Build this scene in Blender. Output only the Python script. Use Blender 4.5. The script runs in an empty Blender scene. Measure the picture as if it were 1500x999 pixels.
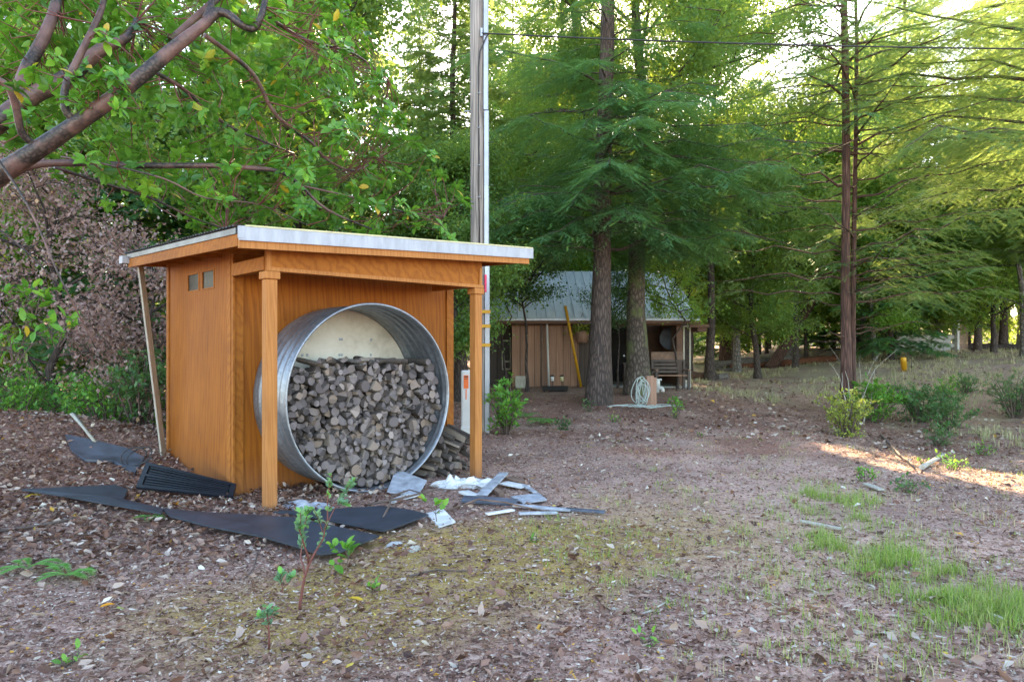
import bpy, math, random
import numpy as np
from mathutils import Vector, Matrix, Euler

# ------------------------------------------------------------------ camera, light, exposure
sc = bpy.context.scene
R = math.radians
cam = bpy.data.cameras.new('camera')
cam.sensor_width = 36.0; cam.lens = 24.0; cam.shift_y = 0.0083
cam.clip_start = 0.05; cam.clip_end = 2000
camo = bpy.data.objects.new('camera', cam); sc.collection.objects.link(camo)
camo.location = (0, 0, 1.5); camo.rotation_euler = (R(90), 0, 0)
sc.camera = camo

SUN_AZ, SUN_EL = 8.0, 31.0          # degrees right of the view direction (+Y), elevation
w = bpy.data.worlds.new("World"); sc.world = w; w.use_nodes = True
nt = w.node_tree; nt.nodes.clear()
sky = nt.nodes.new('ShaderNodeTexSky'); sky.sky_type = 'NISHITA'; sky.sun_disc = False
sky.sun_elevation = R(SUN_EL); sky.sun_rotation = R(SUN_AZ)
sky.air_density = 1.0; sky.dust_density = .7; sky.ozone_density = 1.0
bg = nt.nodes.new('ShaderNodeBackground'); bg.inputs[1].default_value = 0.15
wo = nt.nodes.new('ShaderNodeOutputWorld')
wb = nt.nodes.new('ShaderNodeMix'); wb.data_type = 'RGBA'; wb.blend_type = 'MULTIPLY'; wb.inputs[0].default_value = 1; wb.inputs[7].default_value = (1.08, .98, .86, 1)
nt.links.new(sky.outputs[0], wb.inputs[6]); nt.links.new(wb.outputs[2], bg.inputs[0]); nt.links.new(bg.outputs[0], wo.inputs[0])

sl = bpy.data.lights.new('sun', 'SUN'); sl.energy = 4.8; sl.angle = R(0.5); sl.color = (1.0, .76, .46)
so = bpy.data.objects.new('sun', sl); sc.collection.objects.link(so)
sd = Vector((math.sin(R(SUN_AZ)) * math.cos(R(SUN_EL)), math.cos(R(SUN_AZ)) * math.cos(R(SUN_EL)), math.sin(R(SUN_EL))))
so.rotation_euler = sd.to_track_quat('Z', 'Y').to_euler(); so.location = (0, 30, 30)

sc.view_settings.view_transform = 'Standard'; sc.view_settings.look = 'None'
sc.view_settings.exposure = 2.85; sc.view_settings.gamma = 1.0; sc.view_settings.use_curve_mapping = False
sc.render.engine = 'CYCLES'
cy = sc.cycles
cy.max_bounces = 7; cy.diffuse_bounces = 4; cy.glossy_bounces = 2; cy.transmission_bounces = 4; cy.transparent_max_bounces = 4
cy.use_denoising = True; cy.denoiser = 'OPENIMAGEDENOISE'; cy.denoising_input_passes = 'RGB_ALBEDO_NORMAL'; cy.denoising_prefilter = 'ACCURATE'; cy.caustics_reflective = False; cy.caustics_refractive = False
cy.sample_clamp_indirect = 8

RNG = np.random.default_rng(7); random.seed(7)
COL = sc.collection

# ------------------------------------------------------------------ noise and terrain
def _hash(ix, iy, s):
    h = (ix.astype(np.int64) * 374761393 + iy.astype(np.int64) * 668265263 + s * 2147483647) & 0xffffffff
    h = ((h ^ (h >> 13)) * 1274126177) & 0xffffffff
    return ((h ^ (h >> 16)) & 0xffff) / 65535.0
def vnoise(x, y, s=0):
    ix = np.floor(x); iy = np.floor(y); fx = x - ix; fy = y - iy
    fx = fx * fx * (3 - 2 * fx); fy = fy * fy * (3 - 2 * fy)
    a = _hash(ix, iy, s); b = _hash(ix + 1, iy, s); c = _hash(ix, iy + 1, s); d = _hash(ix + 1, iy + 1, s)
    return (a * (1 - fx) + b * fx) * (1 - fy) + (c * (1 - fx) + d * fx) * fy
def fbm(x, y, o=4, s=0):
    r = 0; a = .5; t = 0
    for i in range(o):
        r = r + a * vnoise(x, y, s + i); t += a; a *= .5; x = x * 2.03; y = y * 2.03
    return r / t
def sm(t):
    t = np.clip(t, 0, 1); return t * t * (3 - 2 * t)
def gz(x, y):
    x = np.asarray(x, float); y = np.asarray(y, float)
    z = .30 * sm((y - 9) / 12) + .40 * sm((y - 22) / 22) + 7 * sm((y - 48) / 110)
    z = z + .62 * np.exp(-((x + 7.0) / 2.6) ** 2 - ((y - 9.2) / 1.6) ** 2)
    z = z - .8 * sm((y - 10.2) / 6) * sm((-x - 3.2) / 2.5) * (1 - sm((y - 24) / 30))
    z = z + .12 * sm((-x - 3.5) / 2.5) * (1 - sm((y - 7) / 3))
    z = z - .28 * sm((x - 4.6) / 3.0) * sm((y - 7.5) / 3) * (1 - sm((y - 15) / 8))
    z = z + .9 * sm((x - 9) / 12) * sm((y - 9) / 10)
    z = z + .03 * (fbm(x * .7, y * .7, 2, 3) - .5) * 2 * sm(y / 4)
    # worn earth round the shed
    z = z - .03 * np.exp(-((x + 1.6) / 1.8) ** 2 - ((y - 7.6) / 1.2) ** 2)
    return z
def gz1(x, y): return float(gz(x, y))
def P(px, py, Y): return Vector(((px - 750) / 1000 * Y, Y, 1.5 - (py - 512) / 1000 * Y))
def G(px, py):
    """point of the ground seen in the photograph at px, py"""
    lo = 1.0
    Y = lo
    while Y < 300:
        z = 1.5 - (py - 512) / 1000 * Y
        if z <= gz1((px - 750) / 1000 * Y, Y): break
        Y += .04 if Y < 20 else .3
    return Vector(((px - 750) / 1000 * Y, Y, gz1((px - 750) / 1000 * Y, Y)))

# ------------------------------------------------------------------ materials
def new_mat(name):
    m = bpy.data.materials.new(name); m.use_nodes = True
    n = m.node_tree; n.nodes.clear()
    o = n.nodes.new('ShaderNodeOutputMaterial')
    return m, n, o
def N(n, t, **kw):
    x = n.nodes.new(t)
    for k, v in kw.items():
        if k == 'inp':
            for kk, vv in v.items(): x.inputs[kk].default_value = vv
        else: setattr(x, k, v)
    return x
def ramp(n, fac, stops, interp='LINEAR'):
    r = n.nodes.new('ShaderNodeValToRGB'); r.color_ramp.interpolation = interp
    e = r.color_ramp.elements
    while len(e) < len(stops): e.new(.5)
    for i, (p, c) in enumerate(stops):
        e[i].position = p; e[i].color = (*c, 1) if len(c) == 3 else c
    n.links.new(fac, r.inputs[0]); return r.outputs[0]
def coords(n, scale=(1, 1, 1), kind='Object', rot=(0, 0, 0)):
    t = n.nodes.new('ShaderNodeTexCoord'); mp = n.nodes.new('ShaderNodeMapping')
    mp.inputs['Scale'].default_value = scale; mp.inputs['Rotation'].default_value = rot
    n.links.new(t.outputs[kind], mp.inputs[0]); return mp.outputs[0]
def mixc(n, a, b, f, bt='MIX'):
    m = n.nodes.new('ShaderNodeMix'); m.data_type = 'RGBA'; m.blend_type = bt
    for s, v in ((m.inputs[0], f), (m.inputs[6], a), (m.inputs[7], b)):
        if isinstance(v, (int, float)): s.default_value = v
        elif isinstance(v, tuple): s.default_value = (*v, 1)
        else: n.links.new(v, s)
    return m.outputs[2]
def bump(n, h, strength=.5, dist=.01):
    b = N(n, 'ShaderNodeBump', inp={'Strength': strength, 'Distance': dist}); n.links.new(h, b.inputs['Height']); return b.outputs[0]
def principled(n, o, col, rough=.7, metal=0.0, normal=None, spec=None):
    p = n.nodes.new('ShaderNodeBsdfPrincipled')
    if isinstance(col, tuple): p.inputs['Base Color'].default_value = (*col, 1)
    else: n.links.new(col, p.inputs['Base Color'])
    if isinstance(rough, (int, float)): p.inputs['Roughness'].default_value = rough
    else: n.links.new(rough, p.inputs['Roughness'])
    p.inputs['Metallic'].default_value = metal
    if spec is not None: p.inputs['Specular IOR Level'].default_value = spec
    if normal is not None: n.links.new(normal, p.inputs['Normal'])
    n.links.new(p.outputs[0], o.inputs[0]); return p
def noise(n, vec, scale=5, detail=4, rough=.6, dist=0):
    x = N(n, 'ShaderNodeTexNoise', inp={'Scale': scale, 'Detail': detail, 'Roughness': rough, 'Distortion': dist})
    n.links.new(vec, x.inputs['Vector']); return x.outputs['Fac']
def voro(n, vec, scale=5, feature='F1', rnd=1.0):
    x = N(n, 'ShaderNodeTexVoronoi', feature=feature); x.inputs['Scale'].default_value = scale; x.inputs['Randomness'].default_value = rnd
    n.links.new(vec, x.inputs['Vector']); return x

def leaf_mat(name, stops, trans, tf=.35, rough=.45):
    m, n, o = new_mat(name)
    a = N(n, 'ShaderNodeAttribute', attribute_name='rnd')
    c = ramp(n, a.outputs['Fac'], stops)
    p = n.nodes.new('ShaderNodeBsdfPrincipled'); n.links.new(c, p.inputs['Base Color'])
    p.inputs['Roughness'].default_value = rough; p.inputs['Specular IOR Level'].default_value = .35
    t = n.nodes.new('ShaderNodeBsdfTranslucent')
    tc = mixc(n, c, trans, .65)
    n.links.new(tc, t.inputs['Color'])
    mx = N(n, 'ShaderNodeMixShader', inp={0: tf}); n.links.new(p.outputs[0], mx.inputs[1]); n.links.new(t.outputs[0], mx.inputs[2])
    n.links.new(mx.outputs[0], o.inputs[0]); return m
def bark_mat(name, c1, c2, sc_=(9, 9, 1.6), moss=None, b=.03):
    m, n, o = new_mat(name)
    v = coords(n, sc_)
    vo = voro(n, v, 2.2, 'DISTANCE_TO_EDGE'); no = noise(n, v, 3, 5, .65)
    mh = N(n, 'ShaderNodeMath', operation='MULTIPLY'); n.links.new(vo.outputs['Distance'], mh.inputs[0]); n.links.new(no, mh.inputs[1])
    c = ramp(n, mh.outputs[0], [(0, tuple(x * .35 for x in c1)), (.12, c1), (.45, c2)])
    if moss:
        f = ramp(n, noise(n, coords(n, (1, 1, .7)), 2.2, 4), [(.5, (0, 0, 0)), (.62, (1, 1, 1))])
        c = mixc(n, c, moss, f)
    principled(n, o, c, .9, normal=bump(n, mh.outputs[0], 1.0, b)); return m
def plain(name, c, rough=.6, metal=0, var=.12, scale=8, bmp=0, stretch=(1, 1, 1)):
    m, n, o = new_mat(name)
    f = noise(n, coords(n, stretch), scale, 5, .65)
    col = ramp(n, f, [(.25, tuple(max(0, x * (1 - var * 2)) for x in c)), (.75, tuple(min(1, x * (1 + var)) for x in c))])
    principled(n, o, col, rough, metal, normal=bump(n, f, .5, bmp) if bmp else None); return m

M = {}
G1 = [(0, (.035, .085, .022)), (.5, (.06, .13, .035)), (1, (.10, .19, .05))]
M['fir'] = leaf_mat('fir_needles', [(0, (.055, .145, .085)), (.4, (.085, .215, .105)), (.75, (.14, .32, .095)), (1, (.27, .46, .10))], (.36, .58, .10), .42)
M['fir_far'] = leaf_mat('far_fir_needles', [(0, (.075, .17, .075)), (.5, (.12, .25, .09)), (1, (.25, .38, .11))], (.52, .62, .14), .5)
M['oak'] = leaf_mat('oak_leaves', [(0, (.06, .145, .06)), (.5, (.11, .24, .07)), (.9, (.20, .35, .07)), (1, (.36, .38, .06))], (.50, .60, .06), .5)
M['maple'] = leaf_mat('light_leaves', [(0, (.08, .20, .035)), (.5, (.14, .31, .05)), (.88, (.24, .38, .06)), (1, (.50, .40, .06))], (.52, .62, .08), .5)
M['madrone'] = leaf_mat('madrone_leaves', [(0, (.035, .11, .028)), (.4, (.095, .25, .032)), (.85, (.18, .40, .04)), (.97, (.28, .42, .05)), (1, (.55, .38, .04))], (.26, .52, .03), .34, .3)
M['deadleaf'] = leaf_mat('dry_leaves', [(0, (.17, .10, .09)), (.5, (.34, .235, .215)), (.9, (.55, .44, .41)), (1, (.55, .36, .18))], (.55, .32, .22), .3, .6)
M['shrub'] = leaf_mat('shrub_leaves', [(0, (.06, .16, .03)), (.6, (.13, .33, .05)), (1, (.26, .45, .07))], (.35, .6, .05), .35)
M['shrubdark'] = leaf_mat('dark_shrub_leaves', [(0, (.035, .09, .035)), (.6, (.08, .18, .06)), (1, (.18, .30, .10))], (.25, .45, .06), .3)
M['yelsunlit'] = leaf_mat('yellow_and_sunlit_leaves', [(0, (.12, .20, .04)), (.5, (.28, .36, .06)), (1, (.50, .50, .12))], (.6, .6, .1), .35)  # yellow-green leaves; on the shrub by the twin trunks the yellow is painted sunlight
M['fern'] = leaf_mat('fern_fronds', [(0, (.10, .28, .06)), (1, (.25, .50, .12))], (.3, .6, .1), .35)
M['manz'] = leaf_mat('sapling_leaves', [(0, (.10, .20, .12)), (.6, (.17, .30, .17)), (1, (.20, .48, .08))], (.3, .5, .1), .3)
M['grass'] = leaf_mat('green_grass', [(0, (.10, .18, .03)), (.6, (.20, .34, .05)), (1, (.44, .44, .18))], (.4, .6, .05), .35)
M['dry'] = leaf_mat('dry_grass', [(0, (.24, .29, .11)), (.4, (.44, .38, .22)), (1, (.66, .54, .36))], (.5, .45, .2), .25)
M['litter'] = leaf_mat('leaf_litter', [(0, (.060, .028, .020)), (.22, (.16, .075, .050)), (.42, (.26, .145, .105)), (.62, (.38, .27, .21)), (.80, (.54, .45, .38)), (.97, (.72, .66, .56)), (.985, (.62, .40, .06)), (1, (.55, .30, .05))], (.3, .2, .1), .08, .55)
M['palelitter'] = leaf_mat('pale_litter', [(0, (.30, .23, .18)), (.5, (.42, .35, .29)), (.86, (.56, .50, .42)), (.9, (.62, .42, .05)), (1, (.30, .35, .10))], (.4, .35, .2), .08, .5)
M['barkfir'] = bark_mat('fir_bark', (.10, .072, .062), (.23, .175, .155))
M['barkmoss'] = bark_mat('mossy_bark', (.11, .085, .07), (.30, .26, .23), (6, 6, 2.5), (.10, .12, .045), .035)
M['barkred'] = bark_mat('redwood_bark', (.12, .062, .048), (.32, .20, .165), (11, 11, .8))
M['barkgrey'] = bark_mat('grey_bark', (.20, .18, .17), (.42, .38, .36), (5, 5, 2), None, .01)
M['barkdark'] = bark_mat('dark_bark', (.075, .055, .048), (.19, .145, .125))
M['twig'] = plain('twig', (.12, .085, .07), .85)
M['redtwig'] = plain('red_stem', (.16, .05, .04), .6)

def m_madbark():
    m, n, o = new_mat('madrone_bark')
    v = coords(n, (1, 1, 1))
    f = noise(n, v, 1.7, 5, .6)
    patch = ramp(n, f, [(.46, (0, 0, 0)), (.54, (1, 1, 1))])
    smooth = ramp(n, noise(n, v, 9, 3), [(.3, (.095, .046, .040)), (.7, (.17, .095, .078))])
    vo = voro(n, coords(n, (24, 24, 24)), 1, 'DISTANCE_TO_EDGE')
    rough = ramp(n, vo.outputs[0], [(0, (.012, .009, .008)), (.3, (.07, .048, .04))])
    c = mixc(n, smooth, rough, patch)
    principled(n, o, c, .5, normal=bump(n, vo.outputs[0], .35, .012)); return m
M['madbark'] = m_madbark()

def m_ply(name, base, dark, sc_=(1, 1, 1)):
    m, n, o = new_mat(name)
    v = coords(n, (7 * sc_[0], 7 * sc_[1], .55 * sc_[2]))
    wv = N(n, 'ShaderNodeTexWave', wave_type='BANDS', bands_direction='DIAGONAL', inp={'Scale': 1.3, 'Distortion': 9, 'Detail': 3, 'Detail Scale': 1.4})
    n.links.new(v, wv.inputs[0])
    fine = noise(n, coords(n, (60 * sc_[0], 60 * sc_[1], 2.2 * sc_[2])), 1, 4)
    big = noise(n, coords(n, (1, 1, 1)), 1.6, 3)
    a = ramp(n, wv.outputs['Fac'], [(0, dark), (.45, base), (1, tuple(min(1, x * 1.12) for x in base))])
    b = mixc(n, a, ramp(n, fine, [(.3, dark), (.65, tuple(min(1, x * 1.15) for x in base))]), .4)
    c = mixc(n, b, ramp(n, big, [(.3, (.72, .68, .62)), (.7, (1, 1, 1))]), .7, 'MULTIPLY')
    sp = n.nodes.new('ShaderNodeSeparateXYZ'); n.links.new(coords(n), sp.inputs[0])
    hz = N(n, 'ShaderNodeMath', operation='MULTIPLY_ADD', inp={1: -1.6, 2: .62}); n.links.new(sp.outputs[2], hz.inputs[0])
    dn = N(n, 'ShaderNodeMath', operation='MULTIPLY', use_clamp=True); n.links.new(hz.outputs[0], dn.inputs[0]); n.links.new(noise(n, coords(n), 14, 6, .8), dn.inputs[1])
    c = mixc(n, c, (.16, .10, .07), dn.outputs[0])     # mud splashed up from the ground
    spt = ramp(n, voro(n, coords(n, (1, 1, .6)), 5).outputs['Distance'], [(.02, (.45, .35, .3)), (.05, (1, 1, 1))]); c = mixc(n, c, spt, .8, 'MULTIPLY')
    principled(n, o, c, .68, normal=bump(n, fine, .35, .004), spec=.3); return m
M['ply'] = m_ply('orange_plywood', (.35, .112, .008), (.25, .068, .005))
M['post'] = m_ply('stained_post', (.46, .195, .055), (.38, .145, .035), (1.6, 1.6, 1))
M['trim'] = m_ply('stained_trim', (.37, .128, .014), (.29, .088, .009), (.5, .5, 6))
M['oldboard'] = plain('weathered_board', (.46, .43, .36), .85, 0, .25, 6, .004, (8, 8, 1))
M['whitemetal'] = plain('white_metal', (.40, .42, .47), .5, .0, .14, 7, 0, (2, 2, .5))
M['roofedge'] = plain('yellowed_roof_edge', (.66, .62, .34), .5, 0, .15, 12)
M['roofgrey'] = plain('grey_corrugated', (.22, .22, .23), .45, .5, .25, 4)

def m_galv():
    m, n, o = new_mat('galvanised_steel')
    v = coords(n)
    vo = voro(n, v, 28); f = noise(n, v, 2.5, 5, .7)
    c = ramp(n, vo.outputs['Color'], [(0, (.27, .30, .34)), (1, (.40, .43, .48))])
    c = mixc(n, c, ramp(n, f, [(.35, (.55, .52, .50)), (.65, (1, 1, 1))]), .6, 'MULTIPLY')
    r = ramp(n, f, [(.2, (.30, .30, .30)), (.8, (.52, .52, .52))])
    p = principled(n, o, c, .4, .75, normal=bump(n, f, .15, .01)); n.links.new(r, p.inputs['Roughness']); return m
M['galv'] = m_galv()
def m_tankback():
    m, n, o = new_mat('tank_bottom')
    f = noise(n, coords(n), 2.2, 6, .7)
    c = ramp(n, f, [(.25, (.36, .32, .25)), (.5, (.60, .56, .47)), (.8, (.74, .71, .63))])
    principled(n, o, c, .55); return m
M['tankback'] = m_tankback()

def m_logend():
    m, n, o = new_mat('log_end')
    v = coords(n)
    sep = n.nodes.new('ShaderNodeSeparateXYZ'); n.links.new(v, sep.inputs[0])
    w1 = N(n, 'ShaderNodeTexWave', wave_type='RINGS', rings_direction='Z', inp={'Scale': 3.2, 'Distortion': 1.5, 'Detail': 2}); n.links.new(v, w1.inputs[0])
    at = N(n, 'ShaderNodeMath', operation='ARCTAN2'); n.links.new(sep.outputs[1], at.inputs[0]); n.links.new(sep.outputs[0], at.inputs[1])
    mu = N(n, 'ShaderNodeMath', operation='MULTIPLY', inp={1: 2.2}); n.links.new(at.outputs[0], mu.inputs[0])
    cb = n.nodes.new('ShaderNodeCombineXYZ'); n.links.new(mu.outputs[0], cb.inputs[0])
    info = n.nodes.new('ShaderNodeObjectInfo'); ad = N(n, 'ShaderNodeMath', operation='MULTIPLY', inp={1: 57}); n.links.new(info.outputs['Random'], ad.inputs[0]); n.links.new(ad.outputs[0], cb.inputs[1])
    cr = noise(n, cb.outputs[0], 2.6, 2, .5)
    crk = ramp(n, cr, [(.40, (.10, .09, .09)), (.47, (1, 1, 1))])
    c = ramp(n, w1.outputs['Fac'], [(0, (.12, .10, .095)), (1, (.29, .25, .235))])
    tint = ramp(n, info.outputs['Random'], [(0, (.50, .47, .48)), (.35, (.80, .78, .82)), (.7, (1.05, 1.0, .98)), (.86, (1.15, .98, .78)), (1, (1.7, 1.62, 1.55))])
    c = mixc(n, c, tint, 1.0, 'MULTIPLY'); c = mixc(n, c, crk, .95, 'MULTIPLY')
    principled(n, o, c, .85, normal=bump(n, w1.outputs['Fac'], .3, .01)); return m
M['logend'] = m_logend()
M['logbark'] = bark_mat('log_bark', (.12, .095, .08), (.26, .22, .19), (10, 10, 5), None, .01)
M['logsplit'] = plain('split_wood', (.30, .245, .20), .85, 0, .3, 4, .01, (9, 9, 1))

M['rubber'] = plain('black_rubber_sheet', (.032, .042, .060), .5, 0, .25, 5, .002)
M['blackplastic'] = plain('black_plastic', (.012, .016, .024), .32, 0, .2, 5)
M['greyplastic'] = plain('grey_plastic', (.10, .12, .16), .3, 0, .35, 4)
M['debris'] = plain('grey_debris', (.40, .42, .47), .8, 0, .3, 9, .004)
M['debriswhite'] = plain('white_debris', (.72, .72, .72), .75, 0, .22, 7, .006)
M['debrisbrown'] = plain('brown_wood', (.20, .125, .09), .85, 0, .3, 7, .006)
M['polewood'] = bark_mat('pole_wood', (.40, .35, .31), (.64, .58, .53), (26, 26, .35), None, .012)
M['conduit'] = plain('conduit_metal', (.40, .43, .48), .35, .3, .12, 3)
M['cable'] = plain('black_cable', (.02, .02, .022), .5)
M['pvc'] = plain('white_plastic', (.62, .62, .60), .45, 0, .08, 3)
M['orange'] = plain('orange_sticker', (.85, .16, .02), .5)
M['yellow'] = plain('yellow_paint', (.60, .31, .012), .5, 0, .1)
M['pink'] = plain('pink_tape', (.8, .04, .12), .5)
M['darkhole'] = plain('dark_interior', (.02, .017, .015), .9)
def m_glass():
    m, n, o = new_mat('dark_glass'); f = noise(n, coords(n), 14, 5, .7)
    principled(n, o, ramp(n, f, [(.4, (.010, .008, .007)), (.62, (.045, .030, .026)), (.75, (.12, .09, .09))]), .35, spec=.12); return m
M['glass'] = m_glass()
M['concrete'] = plain('concrete', (.42, .42, .41), .9, 0, .15, 6, .004)
M['brick'] = plain('old_brick', (.38, .26, .20), .9, 0, .25, 16, .01)
M['teal'] = plain('teal_plastic', (.02, .30, .38), .5)
M['hose'] = plain('pale_hose', (.40, .45, .42), .45, 0, .1)
M['redheart'] = bark_mat('rotten_wood', (.20, .07, .035), (.36, .17, .09), (3, 20, 20), None, .04)
M['greylog'] = bark_mat('grey_log', (.19, .16, .145), (.42, .38, .35), (1.5, 14, 14), None, .03)
M['brownpaint'] = plain('brown_paint', (.13, .065, .04), .7, 0, .2, 3)

def m_siding(name, base, w_=.23, var=.35):
    m, n, o = new_mat(name)
    v = coords(n)
    sep = n.nodes.new('ShaderNodeSeparateXYZ'); n.links.new(v, sep.inputs[0])
    d = N(n, 'ShaderNodeMath', operation='DIVIDE', inp={1: w_}); n.links.new(sep.outputs[0], d.inputs[0])
    fl = N(n, 'ShaderNodeMath', operation='FLOOR'); n.links.new(d.outputs[0], fl.inputs[0])
    wn = N(n, 'ShaderNodeTexWhiteNoise', noise_dimensions='1D'); n.links.new(fl.outputs[0], wn.inputs['W'])
    st = noise(n, coords(n, (22, 22, 1.2)), 1, 5, .7)
    c = ramp(n, st, [(.25, tuple(x * (1 - var) for x in base)), (.75, tuple(x * (1 + var * .6) for x in base))])
    c = mixc(n, c, ramp(n, wn.outputs[0], [(0, (.72, .72, .74)), (1, (1.1, 1.05, 1))]), 1, 'MULTIPLY')
    principled(n, o, c, .85, normal=bump(n, st, .4, .006)); return m
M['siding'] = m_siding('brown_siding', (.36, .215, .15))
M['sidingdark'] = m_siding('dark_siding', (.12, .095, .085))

def m_metalroof():
    m, n, o = new_mat('cabin_metal_roof')
    st = noise(n, coords(n, (3, .5, .5)), 2, 5, .7)
    c = ramp(n, st, [(.3, (.46, .52, .66)), (.7, (.70, .76, .90))])
    principled(n, o, c, .42, .05); return m
M['metalroof'] = m_metalroof()

def m_ground():
    m, n, o = new_mat('forest_floor')
    v = coords(n)
    at = N(n, 'ShaderNodeAttribute', attribute_name='mask')
    sep = n.nodes.new('ShaderNodeSeparateColor'); n.links.new(at.outputs['Color'], sep.inputs[0])
    wv = N(n, 'ShaderNodeTexNoise', inp={'Scale': 14, 'Detail': 3}); n.links.new(v, wv.inputs[0])
    vm = N(n, 'ShaderNodeVectorMath', operation='MULTIPLY_ADD'); n.links.new(wv.outputs['Color'], vm.inputs[0]); vm.inputs[1].default_value = (.10, .10, .10); n.links.new(v, vm.inputs[2])
    v1 = voro(n, vm.outputs[0], 42); v2 = voro(n, vm.outputs[0], 110); v3 = voro(n, vm.outputs[0], 17)
    s1 = n.nodes.new('ShaderNodeSeparateColor'); n.links.new(v1.outputs['Color'], s1.inputs[0])
    s2 = n.nodes.new('ShaderNodeSeparateColor'); n.links.new(v2.outputs['Color'], s2.inputs[0])
    s3 = n.nodes.new('ShaderNodeSeparateColor'); n.links.new(v3.outputs['Color'], s3.inputs[0])
    st = [(0, (.055, .032, .025)), (.25, (.15, .088, .070)), (.5, (.27, .18, .145)), (.75, (.42, .31, .26)), (.92, (.56, .47, .41)), (1, (.74, .66, .60))]
    c1 = ramp(n, s1.outputs[0], st); c2 = ramp(n, s2.outputs[0], st)
    lit = mixc(n, c1, c2, .5)
    dirt = ramp(n, noise(n, v, 30, 8, .75), [(.25, (.27, .18, .15)), (.5, (.50, .37, .315)), (.75, (.74, .60, .52))])
    base = mixc(n, lit, dirt, mixc(n, (.25, .25, .25), (.85, .85, .85), sep.outputs[2]))
    big = ramp(n, noise(n, v, .9, 5, .6), [(.3, (.70, .66, .66)), (.7, (1.22, 1.18, 1.14))])
    base = mixc(n, base, big, 1, 'MULTIPLY')
    zone = ramp(n, at.outputs['Alpha'], [(0, (1.10, 1.0, .97)), (1, (.74, .54, .48))])
    base = mixc(n, base, zone, 1, 'MULTIPLY')
    mossn = noise(n, v, 60, 6, .8)
    moss = ramp(n, mossn, [(.3, (.17, .11, .035)), (.5, (.37, .255, .08)), (.72, (.56, .42, .15))])
    mf = N(n, 'ShaderNodeMath', operation='MULTIPLY'); n.links.new(sep.outputs[0], mf.inputs[0])
    n.links.new(ramp(n, noise(n, v, 9, 6, .75), [(.33, (0, 0, 0)), (.52, (1, 1, 1))]), mf.inputs[1])
    base = mixc(n, base, moss, mf.outputs[0])
    md = ramp(n, noise(n, v, 5, 8, .8), [(.3, (.22, .19, .11)), (.5, (.40, .32, .21)), (.7, (.56, .45, .33))])
    base = mixc(n, base, md, sep.outputs[1])
    h = mixc(n, v1.outputs['Distance'], v2.outputs['Distance'], .4)
    h2 = mixc(n, h, noise(n, v, 50, 6, .7), .4)
    principled(n, o, base, .92, normal=bump(n, h2, .9, .02), spec=.2); return m
M['ground'] = m_ground()

# ------------------------------------------------------------------ object helpers
def tag(o, label=None, cat=None, group=None, kind=None):
    if label: o['label'] = label
    if cat: o['category'] = cat
    if group: o['group'] = group
    if kind: o['kind'] = kind
    return o
def empty(name, loc=(0, 0, 0), rz=0, label=None, cat=None, group=None):
    o = bpy.data.objects.new(name, None); COL.objects.link(o); o.empty_display_size = .2
    o.location = loc; o.rotation_euler = (0, 0, rz); return tag(o, label, cat, group)
def np_mesh(name, V, F, mat, parent=None, rnd=None, smooth=False):
    me = bpy.data.meshes.new(name)
    V = np.asarray(V, np.float32); F = np.asarray(F, np.int32); k = F.shape[1]
    me.vertices.add(len(V)); me.vertices.foreach_set('co', V.ravel())
    me.loops.add(F.size); me.loops.foreach_set('vertex_index', F.ravel())
    me.polygons.add(len(F)); me.polygons.foreach_set('loop_start', np.arange(0, F.size, k, dtype=np.int32))
    if smooth: me.polygons.foreach_set('use_smooth', np.ones(len(F), bool))
    me.update(calc_edges=True)
    if rnd is not None:
        a = me.attributes.new('rnd', 'FLOAT', 'POINT'); a.data.foreach_set('value', np.asarray(rnd, np.float32))
    me.materials.append(mat)
    o = bpy.data.objects.new(name, me); COL.objects.link(o); o.parent = parent
    return o
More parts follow.
